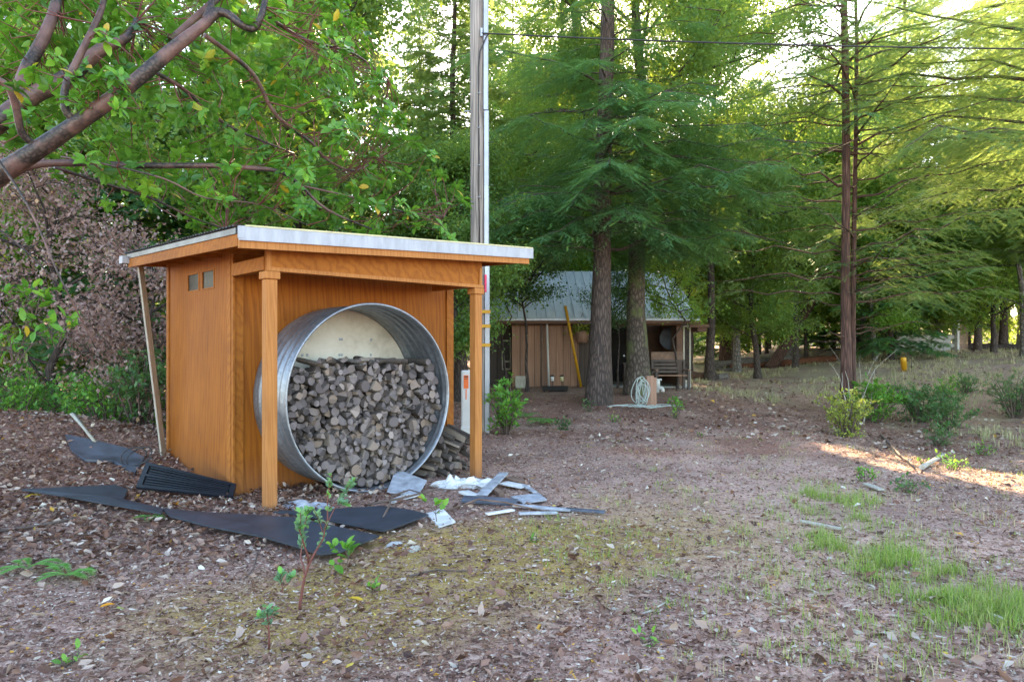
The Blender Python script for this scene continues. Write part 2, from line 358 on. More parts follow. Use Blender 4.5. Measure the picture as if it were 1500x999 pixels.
class MB:
    def __init__(s): s.v = []; s.f = []; s.m = []; s.sm = []
    def add(s, V, F, mi=0, smooth=False):
        b = len(s.v); s.v += [tuple(x) for x in V]
        for f in F: s.f.append(tuple(b + i for i in f)); s.m.append(mi); s.sm.append(smooth)
        return s
    def box(s, x0, y0, z0, x1, y1, z1, mi=0, mtx=None, bev=0):
        if bev > 0:
            b = min(bev, abs(x1 - x0) / 3, abs(y1 - y0) / 3, abs(z1 - z0) / 3)
            V = []; idx = {}
            for ix in (0, 1):
                for iy in (0, 1):
                    for iz in (0, 1):
                        X = (x0, x1)[ix]; Y = (y0, y1)[iy]; Z = (z0, z1)[iz]
                        dx = b if ix == 0 else -b; dy = b if iy == 0 else -b; dz = b if iz == 0 else -b
                        idx[ix, iy, iz, 'x'] = len(V); V.append((X, Y + dy, Z + dz))
                        idx[ix, iy, iz, 'y'] = len(V); V.append((X + dx, Y, Z + dz))
                        idx[ix, iy, iz, 'z'] = len(V); V.append((X + dx, Y + dy, Z))
            F = []
            for i in (0, 1):
                q = [(0, 0), (1, 0), (1, 1), (0, 1)]
                F.append([idx[i, a, b_, 'x'] for a, b_ in q]); F.append([idx[a, i, b_, 'y'] for a, b_ in q]); F.append([idx[a, b_, i, 'z'] for a, b_ in q])
            for i in (0, 1):
                for j in (0, 1):
                    F.append([idx[i, j, 0, 'x'], idx[i, j, 1, 'x'], idx[i, j, 1, 'y'], idx[i, j, 0, 'y']])
                    F.append([idx[i, 0, j, 'x'], idx[i, 1, j, 'x'], idx[i, 1, j, 'z'], idx[i, 0, j, 'z']])
                    F.append([idx[0, i, j, 'y'], idx[1, i, j, 'y'], idx[1, i, j, 'z'], idx[0, i, j, 'z']])
            for k in [(a, b_, c) for a in (0, 1) for b_ in (0, 1) for c in (0, 1)]:
                F.append([idx[(*k, 'x')], idx[(*k, 'y')], idx[(*k, 'z')]])
        else:
            V = [(x0, y0, z0), (x1, y0, z0), (x1, y1, z0), (x0, y1, z0), (x0, y0, z1), (x1, y0, z1), (x1, y1, z1), (x0, y1, z1)]
            F = [(0, 3, 2, 1), (4, 5, 6, 7), (0, 1, 5, 4), (1, 2, 6, 5), (2, 3, 7, 6), (3, 0, 4, 7)]
        if mtx is not None: V = [tuple(mtx @ Vector(v)) for v in V]
        return s.add(V, F, mi)
    def tube(s, pts, rad, n=8, mi=0, cap=True, jit=0, flat=1.0):
        pts = [Vector(p) for p in pts]; k = len(pts)
        if isinstance(rad, (int, float)): rad = [rad] * k
        V = []; up = None
        for i, p in enumerate(pts):
            d = (pts[min(i + 1, k - 1)] - pts[max(i - 1, 0)])
            if d.length < 1e-9: d = Vector((0, 0, 1))
            d.normalize()
            if up is None:
                up = Vector((0, 0, 1)) if abs(d.z) < .9 else Vector((1, 0, 0))
            x = d.cross(up).normalized(); y = d.cross(x).normalized(); up = -y if False else x.cross(d)
            for j in range(n):
                a = 2 * math.pi * j / n; r = rad[i] * (1 + (random.uniform(-jit, jit) if jit else 0))
                V.append(p + x * (math.cos(a) * r) + y * (math.sin(a) * r * flat))
        F = [(i * n + j, i * n + (j + 1) % n, (i + 1) * n + (j + 1) % n, (i + 1) * n + j) for i in range(k - 1) for j in range(n)]
        s.add(V, F, mi, True)
        if cap:
            b = len(s.v) - len(V)
            s.f.append(tuple(b + j for j in range(n))[::-1]); s.m.append(mi); s.sm.append(False)
            s.f.append(tuple(b + (k - 1) * n + j for j in range(n))); s.m.append(mi); s.sm.append(False)
        return s
    def prism(s, poly, z0, z1, mi=0, mtx=None):
        n = len(poly); V = [(x, y, z0) for x, y in poly] + [(x, y, z1) for x, y in poly]
        F = [tuple(range(n))[::-1], tuple(range(n, 2 * n))] + [(i, (i + 1) % n, n + (i + 1) % n, n + i) for i in range(n)]
        if mtx is not None: V = [tuple(mtx @ Vector(v)) for v in V]
        return s.add(V, F, mi)
    def build(s, name, mats, parent=None, label=None, cat=None, group=None, kind=None):
        me = bpy.data.meshes.new(name); me.from_pydata(s.v, [], s.f)
        for m in (mats if isinstance(mats, (list, tuple)) else [mats]): me.materials.append(m)
        me.polygons.foreach_set('material_index', s.m); me.polygons.foreach_set('use_smooth', s.sm); me.update()
        o = bpy.data.objects.new(name, me); COL.objects.link(o); o.parent = parent
        return tag(o, label, cat, group, kind)
def copy_tree(root, loc=None, rz=None, scale=None, label=None, group=None):
    c = root.copy(); COL.objects.link(c)
    for ch in root.children:
        d = ch.copy(); COL.objects.link(d); d.parent = c
        for g in ch.children:
            e = g.copy(); COL.objects.link(e); e.parent = d
    if loc is not None: c.location = loc
    if rz is not None: c.rotation_euler[2] = rz
    if scale is not None: c.scale = scale if hasattr(scale, '__len__') else (scale,) * 3
    if label: c['label'] = label
    if group: c['group'] = group
    return c

# ------------------------------------------------------------------ foliage builders (every leaf is real geometry)
T_LEAF = (np.array([(0, 0, 0), (-.26, .38, .07), (0, .42, -.01), (.26, .38, .07), (-.16, .78, .03), (.16, .78, .03), (0, 1, -.12)], float),
          np.array([(0, 2, 1), (0, 3, 2), (1, 2, 4), (2, 3, 5), (4, 2, 6), (2, 5, 6)]))
T_LEAF = (np.array([(0, 0, 0), (-.17, .2, .05), (-.235, .5, .07), (-.15, .8, .02), (0, 1, -.10), (.15, .8, .02), (.235, .5, .07), (.17, .2, .05), (0, .5, 0)], float),
          np.array([(0, 8, 1), (1, 8, 2), (2, 8, 3), (3, 8, 4), (4, 8, 5), (5, 8, 6), (6, 8, 7), (7, 8, 0)]))
T_FOLD = (np.array([(0, 0, 0), (-.2, .3, .16), (-.13, .75, .12), (.02, 1.05, .1), (.16, .7, .02), (.26, .35, .14), (0, .5, -.02)], float), np.array([(0, 6, 1), (1, 6, 2), (2, 6, 3), (3, 6, 4), (4, 6, 5), (5, 6, 0)]))
T_RHOMB = (np.array([(0, 0, 0), (-.30, .5, .08), (.30, .5, .08), (0, 1, -.05)], float), np.array([(0, 3, 1), (0, 2, 3)]))
def spray_tmpl(n=9, w=.16, nw=.035, rs=3):
    r = np.random.default_rng(rs); V = []; F = []
    V += [(-.008, 0, 0), (.008, 0, 0), (0, 1, 0)]; F.append((0, 1, 2))
    for i in range(n):
        y = .06 + .9 * i / n
        for s in (-1, 1):
            L = w * (1 - .45 * (i / n) ** 2) * r.uniform(.8, 1.15); b = len(V); zz = r.uniform(-.02, .05)
            V += [(0, y - nw, 0), (0, y + nw, 0), (s * L, y + .10 + r.uniform(-.03, .05), zz)]; F.append((b, b + 1, b + 2) if s > 0 else (b + 1, b, b + 2))
    return np.array(V, float), np.array(F)
T_SPRAY = spray_tmpl(12, .16, .026)
T_SPRAYF = spray_tmpl(6, .30, .085, 5)
def frames(d, n):
    d = d / (np.linalg.norm(d, axis=1, keepdims=True) + 1e-9)
    x = np.cross(d, n); l = np.linalg.norm(x, axis=1, keepdims=True)
    x = np.where(l < 1e-5, np.array([[1., 0, 0]]), x / (l + 1e-9)); z = np.cross(x, d)
    return x, d, z
def foliage(name, tmpl, pos, d, n, size, mat, parent, rnd, wid=1.0):
    tv, tf = tmpl; pos = np.asarray(pos, float)
    x, y, z = frames(np.asarray(d, float), np.asarray(n, float))
    size = np.broadcast_to(np.asarray(size, float), (len(pos),)); S = size[:, None, None]
    V = pos[:, None, :] + S * (tv[None, :, 0:1] * wid * x[:, None, :] + tv[None, :, 1:2] * y[:, None, :] + tv[None, :, 2:3] * z[:, None, :])
    F = tf[None] + (np.arange(len(pos)) * len(tv))[:, None, None]
    return np_mesh(name, V.reshape(-1, 3), F.reshape(-1, 3), mat, parent, np.repeat(rnd, len(tv)))

def trunk_pts(H, r0, lean=(0, 0), n=9, wob=.12, rs=None):
    rs = rs or random; pts = []; rad = []
    for i in range(n):
        t = i / (n - 1); z = H * t ** 1.4
        f = z / H
        pts.append(Vector((lean[0] * f + rs.uniform(-wob, wob) * f * 2 * (i > 0), lean[1] * f + rs.uniform(-wob, wob) * f * 2 * (i > 0), z)))
        fl = 1.45 if i == 0 else (1.12 if i == 1 else 1.0)
        rad.append(max(.015, r0 * (1 - f) ** .8 * fl))
    pts.insert(0, pts[0] - Vector((0, 0, .5))); rad.insert(0, rad[0] * 1.15)
    return pts, rad
def interp(pts, z):
    for a, b in zip(pts, pts[1:]):
        if a.z <= z <= b.z: return a.lerp(b, (z - a.z) / max(1e-6, b.z - a.z))
    return pts[-1].copy()

def lit_path(P_, loc):
    """True where foliage would stand in the gap of the canopy that lets the sun onto the track edge"""
    q = P_ + np.array(loc); t = q[:, 2] / sd.z; gx = q[:, 0] - sd.x * t; gy = q[:, 1] - sd.y * t
    return (np.abs(gx - (5.75 - .12 * (gy - 6) * 0 - .35 * np.sin(gy * .8))) < .8) & (gy > 4.5) & (gy < 14) & (q[:, 1] > gy + 2.0)
def fir(name, H=24, r0=.3, zb=3, nb=80, Lmax=4, seed=1, lean=(0, 0), dens=1.0, tmpl=T_SPRAY, mat='fir', bark='barkfir', ssize=.28, prof=None,
        droop=.35, dead=6, extra=(), keep=None, nsides=12, zmax=None, twig_step=.16, label=None, cat='tree', group=None, loc=(0, 0, 0), n_tr=9):
    rs = random.Random(seed); rg = np.random.default_rng(seed)
    root = empty(name, loc, 0, label, cat, group)
    tp, tr = trunk_pts(H, r0, lean, n_tr, .06, rs)
    mb = MB(); mb.tube(tp, tr, nsides, jit=.05)
    pos = []; dr = []; nr = []; sz = []; rn = []
    specs = []
    for i in range(nb):
        f = (i + rs.random()) / nb; z = zb + (H * .98 - zb) * f ** 1.1
        if zmax and z > zmax and rs.random() < .55: continue
        L = (prof(z, H) if prof else Lmax * (1 - ((z - zb) / (H - zb))) ** .75 * (.75 + .25 * min(1, (z - zb) / 2 + .4))) * rs.uniform(.65, 1.1) + .25
        specs.append((z, i * 2.399 + rs.uniform(-.5, .5), L, droop * rs.uniform(.5, 1.4), True))
    for k in range(dead): specs.append((rs.uniform(1.6, zb + 2), rs.uniform(0, 6.28), rs.uniform(.6, 2.0), .1, False))
    for e in extra: specs.append((*e, True))
    for (z, az, L, dp, live) in specs:
        b = interp(tp, z); dx = Vector((math.cos(az), math.sin(az), 0)); m = 7
        bend = rs.uniform(-.25, .25); side = Vector((-dx.y, dx.x, 0))
        pts = [b + dx * L * (j / m) + side * bend * L * .35 * (j / m) ** 2 + Vector((0, 0, (.16 * (j / m) - dp * (j / m) ** 2) * L + (rs.uniform(-.03, .03) * L if j else 0))) for j in range(m + 1)]
        rb = .007 + .0065 * L
        mb.tube(pts, [rb * (1 - .85 * j / m) for j in range(m + 1)], 5, cap=False)
        if not live: continue
        if keep and not keep(b): continue
        hi = (zmax and z > zmax)
        step = twig_step * (2.2 if hi else 1) / dens
        t = .12 + rs.random() * .1
        while t < 1:
            j = min(m - 1, int(t * m)); p = pts[j].lerp(pts[j + 1], t * m - j); bd = (pts[j + 1] - pts[j]).normalized()
            for s in (-1, 1):
                if rs.random() < .12: continue
                tl = (.22 + .42 * L * (1 - t) ** .8 * (1 if t > .2 else .6)) * rs.uniform(.6, 1.15); tl = min(tl, 1.5)
                ang = rs.uniform(.75, 1.25) * s
                sd_ = (bd * math.cos(ang) + side * math.sin(ang)); sd_.z -= rs.uniform(.05, .55); sd_.normalize()
                k = 0.0; ns = 0
                while k < tl:
                    q = p + sd_ * k + Vector((0, 0, -.15 * k * k))
                    a2 = (.6 if ns % 2 else -.6) + rs.uniform(-.25, .25)
                    perp = sd_.cross(Vector((0, 0, 1))).normalized()
                    dd = sd_ * math.cos(a2) + perp * math.sin(a2) + Vector((0, 0, rs.uniform(-.30, .08)))
                    pos.append(q); dr.append(dd); nr.append((rs.uniform(-.35, .35), rs.uniform(-.35, .35), 1))
                    sz.append(ssize * rs.uniform(.7, 1.2) * (1.35 if hi else 1)); tipf = k / tl
                    rn.append(min(1, max(0, rs.gauss(.33, .15) + .3 * tipf * (t > .5) )))
                    k += ssize * .30 * (1.6 if hi else 1) / dens ** .5; ns += 1
            t += step / max(.6, L)
    mb.build('trunk', M[bark], root)
    pos, dr, nr, sz, rn = (np.array([tuple(p) for p in a]) if hasattr(a[0], '__len__') else np.array(a) for a in (pos, dr, nr, sz, rn))
    if tuple(loc) != (0, 0, 0): k_ = ~lit_path(pos, tuple(loc)); pos, dr, nr, sz, rn = pos[k_], dr[k_], nr[k_], sz[k_], rn[k_]
    foliage('crown', tmpl, pos, dr, nr, sz, M[mat], root, rn)
    return root

def broadleaf(name, H=11, r0=.16, spread=3.2, zb=2.2, nlimb=16, nleaf=14000, lsize=.09, seed=1, mat='oak', bark='barkgrey', tmpl=T_RHOMB, lean=(0, 0),
              label=None, cat='tree', group=None, loc=(0, 0, 0), flat=1.0, clump=.34, cut=False):
    rs = random.Random(seed); rg = np.random.default_rng(seed)
    root = empty(name, loc, 0, label, cat, group)
    tp, tr = trunk_pts(H * .92, r0, lean, 9, .22, rs); mb = MB(); mb.tube(tp, tr, 10, jit=.04)
    ends = []
    for i in range(nlimb):
        f = (i + rs.random()) / nlimb; z = zb + (H * .86 - zb) * f; b = interp(tp, z); az = i * 2.4 + rs.uniform(-.6, .6)
        L = spread * (math.sin(math.pi * min(1, .22 + f * .78)) ** .6) * rs.uniform(.6, 1.1)
        d = Vector((math.cos(az), math.sin(az), rs.uniform(.15, .75) * flat)).normalized()
        pts = [b]
        for j in range(5):
            d = (d + Vector((rs.uniform(-.28, .28), rs.uniform(-.28, .28), rs.uniform(-.2, .22)))).normalized(); pts.append(pts[-1] + d * L / 5)
        rb = .012 + .009 * L
        mb.tube(pts, [rb * (1 - .8 * j / 5) for j in range(6)], 5, cap=False)
        for k in range(7):
            t = rs.uniform(.25, 1) * 5; j = min(4, int(t)); p = pts[j].lerp(pts[j + 1], t - j)
            e = (d * .5 + Vector((rs.uniform(-1, 1), rs.uniform(-1, 1), rs.uniform(-.5, .7)))).normalized(); l2 = rs.uniform(.35, 1.0) * (.4 + .18 * spread)
            q = p + e * l2 * .5 + Vector((0, 0, rs.uniform(-.1, .1))); r_ = p + e * l2
            mb.tube([p, q, r_], [rb * .35, rb * .25, .005], 4, cap=False)
            ends.append((q, r_))
    E = np.array([(*a, *b) for a, b in ends]); n = nleaf
    idx = rg.integers(0, len(E), n); t = rg.random((n, 1)) * 1.25
    c = E[idx, :3] * (1 - t) + E[idx, 3:] * t
    cl = rg.normal(size=(len(E), 3)) * .0
    pos = c + rg.normal(size=(n, 3)) * clump * np.array([1, 1, .75]) * rg.uniform(.35, 1.0, (n, 1))
    d = rg.normal(size=(n, 3)) + (pos - c) * 1.5; d[:, 2] -= .35
    nr = rg.normal(size=(n, 3)) * .55 + np.array([0, 0, 1.0])
    crnd = rg.normal(size=len(E)) * .13
    if cut: k_ = ~lit_path(pos, loc); pos, d, nr, idx = pos[k_], d[k_], nr[k_], idx[k_]; n = len(pos)
    mb.build('trunk', M[bark], root)
    foliage('crown', tmpl, pos, d, nr, lsize * rg.uniform(.65, 1.25, n), M[mat], root, np.clip(.45 + crnd[idx] + rg.normal(size=n) * .18, 0, 1))
    return root

def bush(name, h, r, nstem, nleaf, lsize, mat, seed, label=None, cat='shrub', group=None, loc=(0, 0, 0), stem='twig', tmpl=T_LEAF, lean=(0, 0), wid=1.0, rise=.4):
    rs = random.Random(seed); rg = np.random.default_rng(seed); root = empty(name, loc, 0, label, cat, group); mb = MB(); tips = []
    for i in range(nstem):
        az = i * 2.4 + rs.random(); rr = r * math.sqrt((i + .5) / nstem); hh = h * (1 - .45 * (rr / r) ** 2) * rs.uniform(.75, 1.05)
        e = Vector((math.cos(az) * rr + lean[0], math.sin(az) * rr + lean[1], hh)); a = Vector((math.cos(az) * rr * .15, math.sin(az) * rr * .15, -.05))
        mid = a.lerp(e, .5) + Vector((rs.uniform(-.08, .08) * r, rs.uniform(-.08, .08) * r, .12 * h))
        mb.tube([a, mid, e], [.004 + .010 * h, .003 + .006 * h, .002], 5, cap=False)
        for k in range(6):
            t = rs.uniform(.08, 1); p = mid.lerp(e, max(0, t * 2 - 1)) if t > .5 else a.lerp(mid, t * 2)
            q = p + Vector((rs.uniform(-1, 1), rs.uniform(-1, 1), rs.uniform(-.1, .8))) * (.28 + .22 * (t < .5)) * r; mb.tube([p, q], [.004, .002], 4, cap=False); tips.append((p, q))
        tips.append((mid, e))
    mb.build('stem', M[stem], root)
    E = np.array([(*a, *b) for a, b in tips]); idx = rg.integers(0, len(E), nleaf); t = rg.random((nleaf, 1)) ** .6 * 1.05
    c = E[idx, :3] * (1 - t) + E[idx, 3:] * t; off = rg.normal(size=(nleaf, 3)); off /= np.linalg.norm(off, axis=1, keepdims=True)
    d = off + np.array([0, 0, rise]); pos = c + off * .012
    pos[:, 2] = np.maximum(pos[:, 2], .01)
    nr = rg.normal(size=(nleaf, 3)) * .4 + np.array([0, 0, 1.0])
    foliage('foliage', tmpl, pos, d, nr, lsize * rg.uniform(.6, 1.2, nleaf), M[mat], root, np.clip(rg.normal(.5, .22, nleaf), 0, 1), wid)
    return root

def ground_at(x, y): return Vector((x, y, gz1(x, y)))

# ================================================================== THE SETTING
def build_ground():
    xs = np.unique(np.concatenate([np.linspace(-9, 9, 330), 9 + np.cumsum(np.geomspace(.07, 40, 48)), -9 - np.cumsum(np.geomspace(.07, 40, 48))]))
    ys = np.unique(np.concatenate([np.linspace(1.5, 13, 240), 13 + np.cumsum(np.geomspace(.06, 45, 70)), 1.5 - np.cumsum(np.geomspace(.06, 60, 30))]))
    X, Y = np.meshgrid(xs, ys)
    Z = gz(X, Y)
    near = sm((16 - np.abs(Y - 6)) / 8) * sm((14 - np.abs(X)) / 5)
    Z = Z + near * (.030 * (fbm(X * 4, Y * 4, 3, 11) - .5) + .016 * (fbm(X * 15, Y * 15, 2, 17) - .5))
    nx, ny = len(xs), len(ys)
    V = np.stack([X, Y, Z], -1).reshape(-1, 3)
    i = np.arange(nx - 1)[None, :] + (np.arange(ny - 1) * nx)[:, None]
    F = np.stack([i, i + 1, i + nx + 1, i + nx], -1).reshape(-1, 4)
    o = np_mesh('ground', V, F, M['ground'], smooth=True); o['kind'] = 'structure'
    x = V[:, 0]; y = V[:, 1]
    nz = fbm(x * 1.1, y * 1.1, 4, 40) - .5
    moss = sm((1.25 - np.hypot((x - .05) / 1.3, (y - 5.0) / 1.1)) * 1.4 + nz) + .9 * sm((1.0 - np.hypot((x + 1.0) / 1.4, (y - 3.9) / .9)) * 1.4 + nz) + .6 * sm((1.2 - np.hypot((x - 1.4) / 1.3, (y - 5.6) / 1.6)) + nz)
    mead = sm((y - 17.5) / 4 + nz * 2) * sm((48 - y) / 10) * sm((x - 5.2) / 2 + nz) * (1 - .6 * sm((x - 13) / 3) * sm((nz + .1) * 6))
    mead = np.maximum(mead, .75 * sm((x - 8.3) / 2 + nz * 2.5) * sm((y - 8) / 3) * sm((30 - y) / 6))
    pale = sm((2.2 - np.abs(x - (1.3 + .17 * y))) / 1.6 + nz * 1.8) * sm((15 - y) / 5)
    far = sm((y - 45) / 8)
    brown = sm((y - 8.5 + 2.5 * nz * 2) / 3) * sm((22 - y) / 5) * (.6 + 1.6 * nz) + .7 * sm((-x - 1.5) / 1.5) * sm((y - 5) / 2)
    mead = mead * (1 - far) * sm((nz + .10) * 5) * .8
    col = np.stack([np.clip(moss, 0, 1), np.clip(mead, 0, 1), np.clip(pale, 0, 1), np.clip(brown, 0, 1)], -1).astype(np.float32)
    a = o.data.color_attributes.new('mask', 'FLOAT_COLOR', 'POINT'); a.data.foreach_set('color', col.ravel())
    return o
build_ground()
# ================================================================== THE WOOD SHED
SU = Vector((.725, .688, 0)).normalized(); SV = Vector((-SU.y, SU.x, 0)); SO = Vector((-2.286, 6.44, 0)); SRZ = math.atan2(SU.y, SU.x)
def S2W(s, a, z=0): return SO + SU * s + SV * a + Vector((0, 0, z))
def zr(x, y): return 2.57 + (x + .41) * .0468 + (y + .3) * .032
shed = empty('wood_shed', SO, SRZ, 'orange stained plywood shed with overhanging flat roof and two front posts', 'shed')
def sloped_box(mb, x0, y0, x1, y1, top, bot, mi=0):
    """box whose top and bottom follow the roof plane (offsets below it)"""
    V = [(x0, y0, zr(x0, y0) - bot), (x1, y0, zr(x1, y0) - bot), (x1, y1, zr(x1, y1) - bot), (x0, y1, zr(x0, y1) - bot),
         (x0, y0, zr(x0, y0) - top), (x1, y0, zr(x1, y0) - top), (x1, y1, zr(x1, y1) - top), (x0, y1, zr(x0, y1) - top)]
    mb.add(V, [(0, 3, 2, 1), (4, 5, 6, 7), (0, 1, 5, 4), (1, 2, 6, 5), (2, 3, 7, 6), (3, 0, 4, 7)], mi); return mb
def wallbox(mb, x0, y0, x1, y1, zb, off=.10, mi=0):
    V = [(x0, y0, zb), (x1, y0, zb), (x1, y1, zb), (x0, y1, zb)] + [(x, y, zr(x, y) - off) for x, y in ((x0, y0), (x1, y0), (x1, y1), (x0, y1))]
    mb.add(V, [(0, 3, 2, 1), (4, 5, 6, 7), (0, 1, 5, 4), (1, 2, 6, 5), (2, 3, 7, 6), (3, 0, 4, 7)], mi); return mb
WT = .02
# side wall with two window openings
sw = MB()
for (a0, a1) in ((.93, 1.40), (2.25, 2.97)): wallbox(sw, 0, a0, WT, a1, -.25)
sw.box(0, 1.40, -.25, WT, 2.25, 2.17); sw.box(0, 1.775, 2.17, WT, 1.865, 2.385)
V = [(x, y, z) for y in (1.40, 2.25) for x, z in ((0, 2.385), (WT, 2.385), (WT, zr(0, y) - .1), (0, zr(0, y) - .1))]
sw.add(V, [(0, 1, 2, 3), (7, 6, 5, 4), (0, 4, 5, 1), (1, 5, 6, 2), (2, 6, 7, 3), (3, 7, 4, 0)])
sw.build('side_wall', M['ply'], shed)
wallbox(MB(), .0, .885, 2.88, .905, -.25).build('front_wall', M['ply'], shed)
wallbox(wallbox(MB(), 2.862, .93, 2.882, 2.95, -.25), WT, 2.95, 2.86, 2.97, -.25).build('rear_walls', M['ply'], shed)
for (a0, a1) in ((1.40, 1.775), (1.865, 2.25)):
    wf = MB()
    for b in ((-.006, a0, 2.17, .016, a0 + .018, 2.385), (-.006, a1 - .018, 2.17, .016, a1, 2.385), (-.006, a0 + .018, 2.17, .016, a1 - .018, 2.186), (-.006, a0 + .018, 2.369, .016, a1 - .018, 2.385)): wf.box(*b)
    f = wf.build('window', M['trim'], shed)
    g_ = MB().box(.006, a0 + .018, 2.186, .010, a1 - .018, 2.369).build('pane', M['glass'], f)
for (x0, y0, x1, y1) in ((-.018, .905, -.002, .995), (-.018, .835, .0, .885), (.0, .862, .10, .883), (2.79, .862, 2.90, .883), (-.016, 2.90, -.002, 2.985)):
    wallbox(MB(), x0, y0, x1, y1, -.25, .12).build('corner_board', M['trim'], shed)
for px in (0, 2.554):
    z0 = gz1(*S2W(px, 0).xy) - .15
    p = MB().box(px - .054, -.054, z0, px + .054, .054, 2.16, bev=.006).build('post', M['post'], shed)
    MB().box(px - .074, -.074, 2.16, px + .074, .074, 2.232, bev=.006).build('capital', M['post'], p)
MB().add([(x, y, z) for x in (-.03, 2.61) for y, z in ((-.045, 2.234), (.045, 2.234), (.045, zr(x, 0) - .09), (-.045, zr(x, 0) - .09))],
         [(0, 1, 2, 3), (7, 6, 5, 4), (0, 4, 5, 1), (1, 5, 6, 2), (2, 6, 7, 3), (3, 7, 4, 0)]).build('header_beam', M['trim'], shed)
MB().box(-.05, -.064, 2.236, 2.62, -.047, 2.272).box(-.05, -.062, 2.272, -.01, -.047, 2.44).box(2.56, -.062, 2.272, 2.60, -.047, 2.47).build('header_trim', M['post'], shed)
for x in (0, 2.554):
    MB().box(x - .04, .047, 2.25, x + .04, .83, 2.38, bev=.004).build('side_beam', M['trim'], shed)
# roof
X0, X1, Y0, Y1 = -.41, 3.22, -.30, 3.16
sloped_box(MB(), X0 + .03, Y0 + .03, X1 - .03, Y1 - .02, .055, .075).build('roof_deck', M['ply'], shed)
for y in (.15, .62, 1.2, 1.8, 2.4, 3.0):
    sloped_box(MB(), X0 + .04, y, X1 - .05, y + .04, .077, .155).build('rafter', M['trim'], shed)
sloped_box(MB(), X0 + .012, Y0 + .012, X1 - .05, Y0 + .05, .09, .185).build('front_fascia', M['post'], shed)
sloped_box(MB(), X0 + .008, Y0 + .052, X0 + .048, Y1, .06, .165).build('side_fascia', M['trim'], shed)
sloped_box(MB(), X1 - .05, Y0 + .06, X1 - .012, Y1, .06, .165).build('side_fascia', M['trim'], shed)
g = MB(); sloped_box(g, X0 + .0, Y0 - .012, X1 + .0, Y0 + .008, -.002, .118); sloped_box(g, X0 - .006, Y0 - .016, X0 + .05, Y0 + .012, -.006, .10)
g.build('metal_edge', M['whitemetal'], shed)
g = MB(); sloped_box(g, X0 + .06, Y0 - .016, X1 - .01, Y0 + .10, -.018, -.004); g.build('drip_strip', M['roofedge'], shed)
g = MB(); sloped_box(g, X0 - .006, Y0 + .06, X0 + .006, Y1 + .02, .005, .058); g.build('side_flashing', M['roofgrey'], shed)
nx_ = 120
V = []; F = []
for j, y in enumerate(np.linspace(Y0 + .02, Y1 + .05, 190)):
    for i, x in enumerate((X0 - .03, X1 + .02)): V.append((x, y, zr(x, y) + .012 + .009 * math.sin(y * 2 * math.pi / .076)))
for j in range(189): F.append((2 * j, 2 * j + 1, 2 * j + 3, 2 * j + 2))
V2 = [(x, y, z - .003) for x, y, z in V]
g = MB(); g.add(V, F, 0, True); g.add(V2, [f[::-1] for f in F], 0, True); g.build('roof_sheet', M['roofgrey'], shed)
MB().add([(x, y, zr(X0, Y1) + z) for x in (X0 - .07, X0 + .06) for y, z in ((Y1 - .05, -.03), (Y1 + .10, -.03), (Y1 + .10, -.12), (Y1 - .05, -.12))],
         [(0, 1, 2, 3), (7, 6, 5, 4), (0, 4, 5, 1), (1, 5, 6, 2), (2, 6, 7, 3), (3, 7, 4, 0)]).build('corner_cap', M['whitemetal'], shed)

# leaning board at the back corner
a = P(240, 690, 8.45); a.z = gz1(a.x, a.y) - .03; b = P(204, 377, 8.40)
d = b - a; q = d.to_track_quat('Z', 'Y').to_matrix().to_4x4(); q.translation = a
MB().box(-.062, -.012, 0, .062, .012, d.length, bev=.004).build('leaning_board', M['oldboard'], None, 'long grey weathered board leaning against the back left corner of the orange shed', 'board').matrix_world = q @ Matrix.Rotation(R(-8), 4, 'Z')

# ------------------------------------------------------------------ the tank lying on its side
TC = (1.20, .09); TR = 1.012; TZ = .987
tank = empty('stock_tank', S2W(TC[0], TC[1], TZ), SRZ, 'round galvanised steel tank lying on its side, filled with stacked firewood', 'tank')
def lathe_y(prof, n=120, smooth=True):
    V = []; F = []
    for i in range(n):
        a = 2 * math.pi * i / n
        for r, y in prof: V.append((math.cos(a) * r, y, math.sin(a) * r))
    k = len(prof)
    for i in range(n):
        for j in range(k - 1): F.append((i * k + j, ((i + 1) % n) * k + j, ((i + 1) % n) * k + j + 1, i * k + j + 1))
    return V, F
def tr_(y): return TR - .022 + .008 * math.cos(y * 2 * math.pi / .13) * (1 if .06 < y < .72 else .2)
pr = [(tr_(y), y) for y in np.linspace(.0, .785, 60)] + [(tr_(y) - .006, y) for y in np.linspace(.785, .0, 60)]
pr.append(pr[0]); g = MB(); g.add(*lathe_y(pr), 0, True); g.build('shell', M['galv'], tank)
pr = [(TR - .012 + .014 * math.cos(a), -.004 + .014 * math.sin(a)) for a in np.linspace(0, 2 * math.pi, 11)]
g = MB(); g.add(*lathe_y(pr), 0, True); g.build('rim', M['galv'], tank)
g = MB(); g.add(*lathe_y([(0.0005, .745), (TR - .05, .745), (TR - .035, .74)]), 0, True); g.build('bottom_plate', M['tankback'], tank)
for zc in (.28, .10): 
    for xc in (-.45, -.38, .0, .05, .42):
        g = MB(); g.add(*lathe_y([(.0005, .738), (.012, .740), (.016, .745)], 10), 0, True); o = g.build('bolt', M['conduit'], tank); o.location = (xc + random.uniform(-.02, .02), 0, zc + .35)

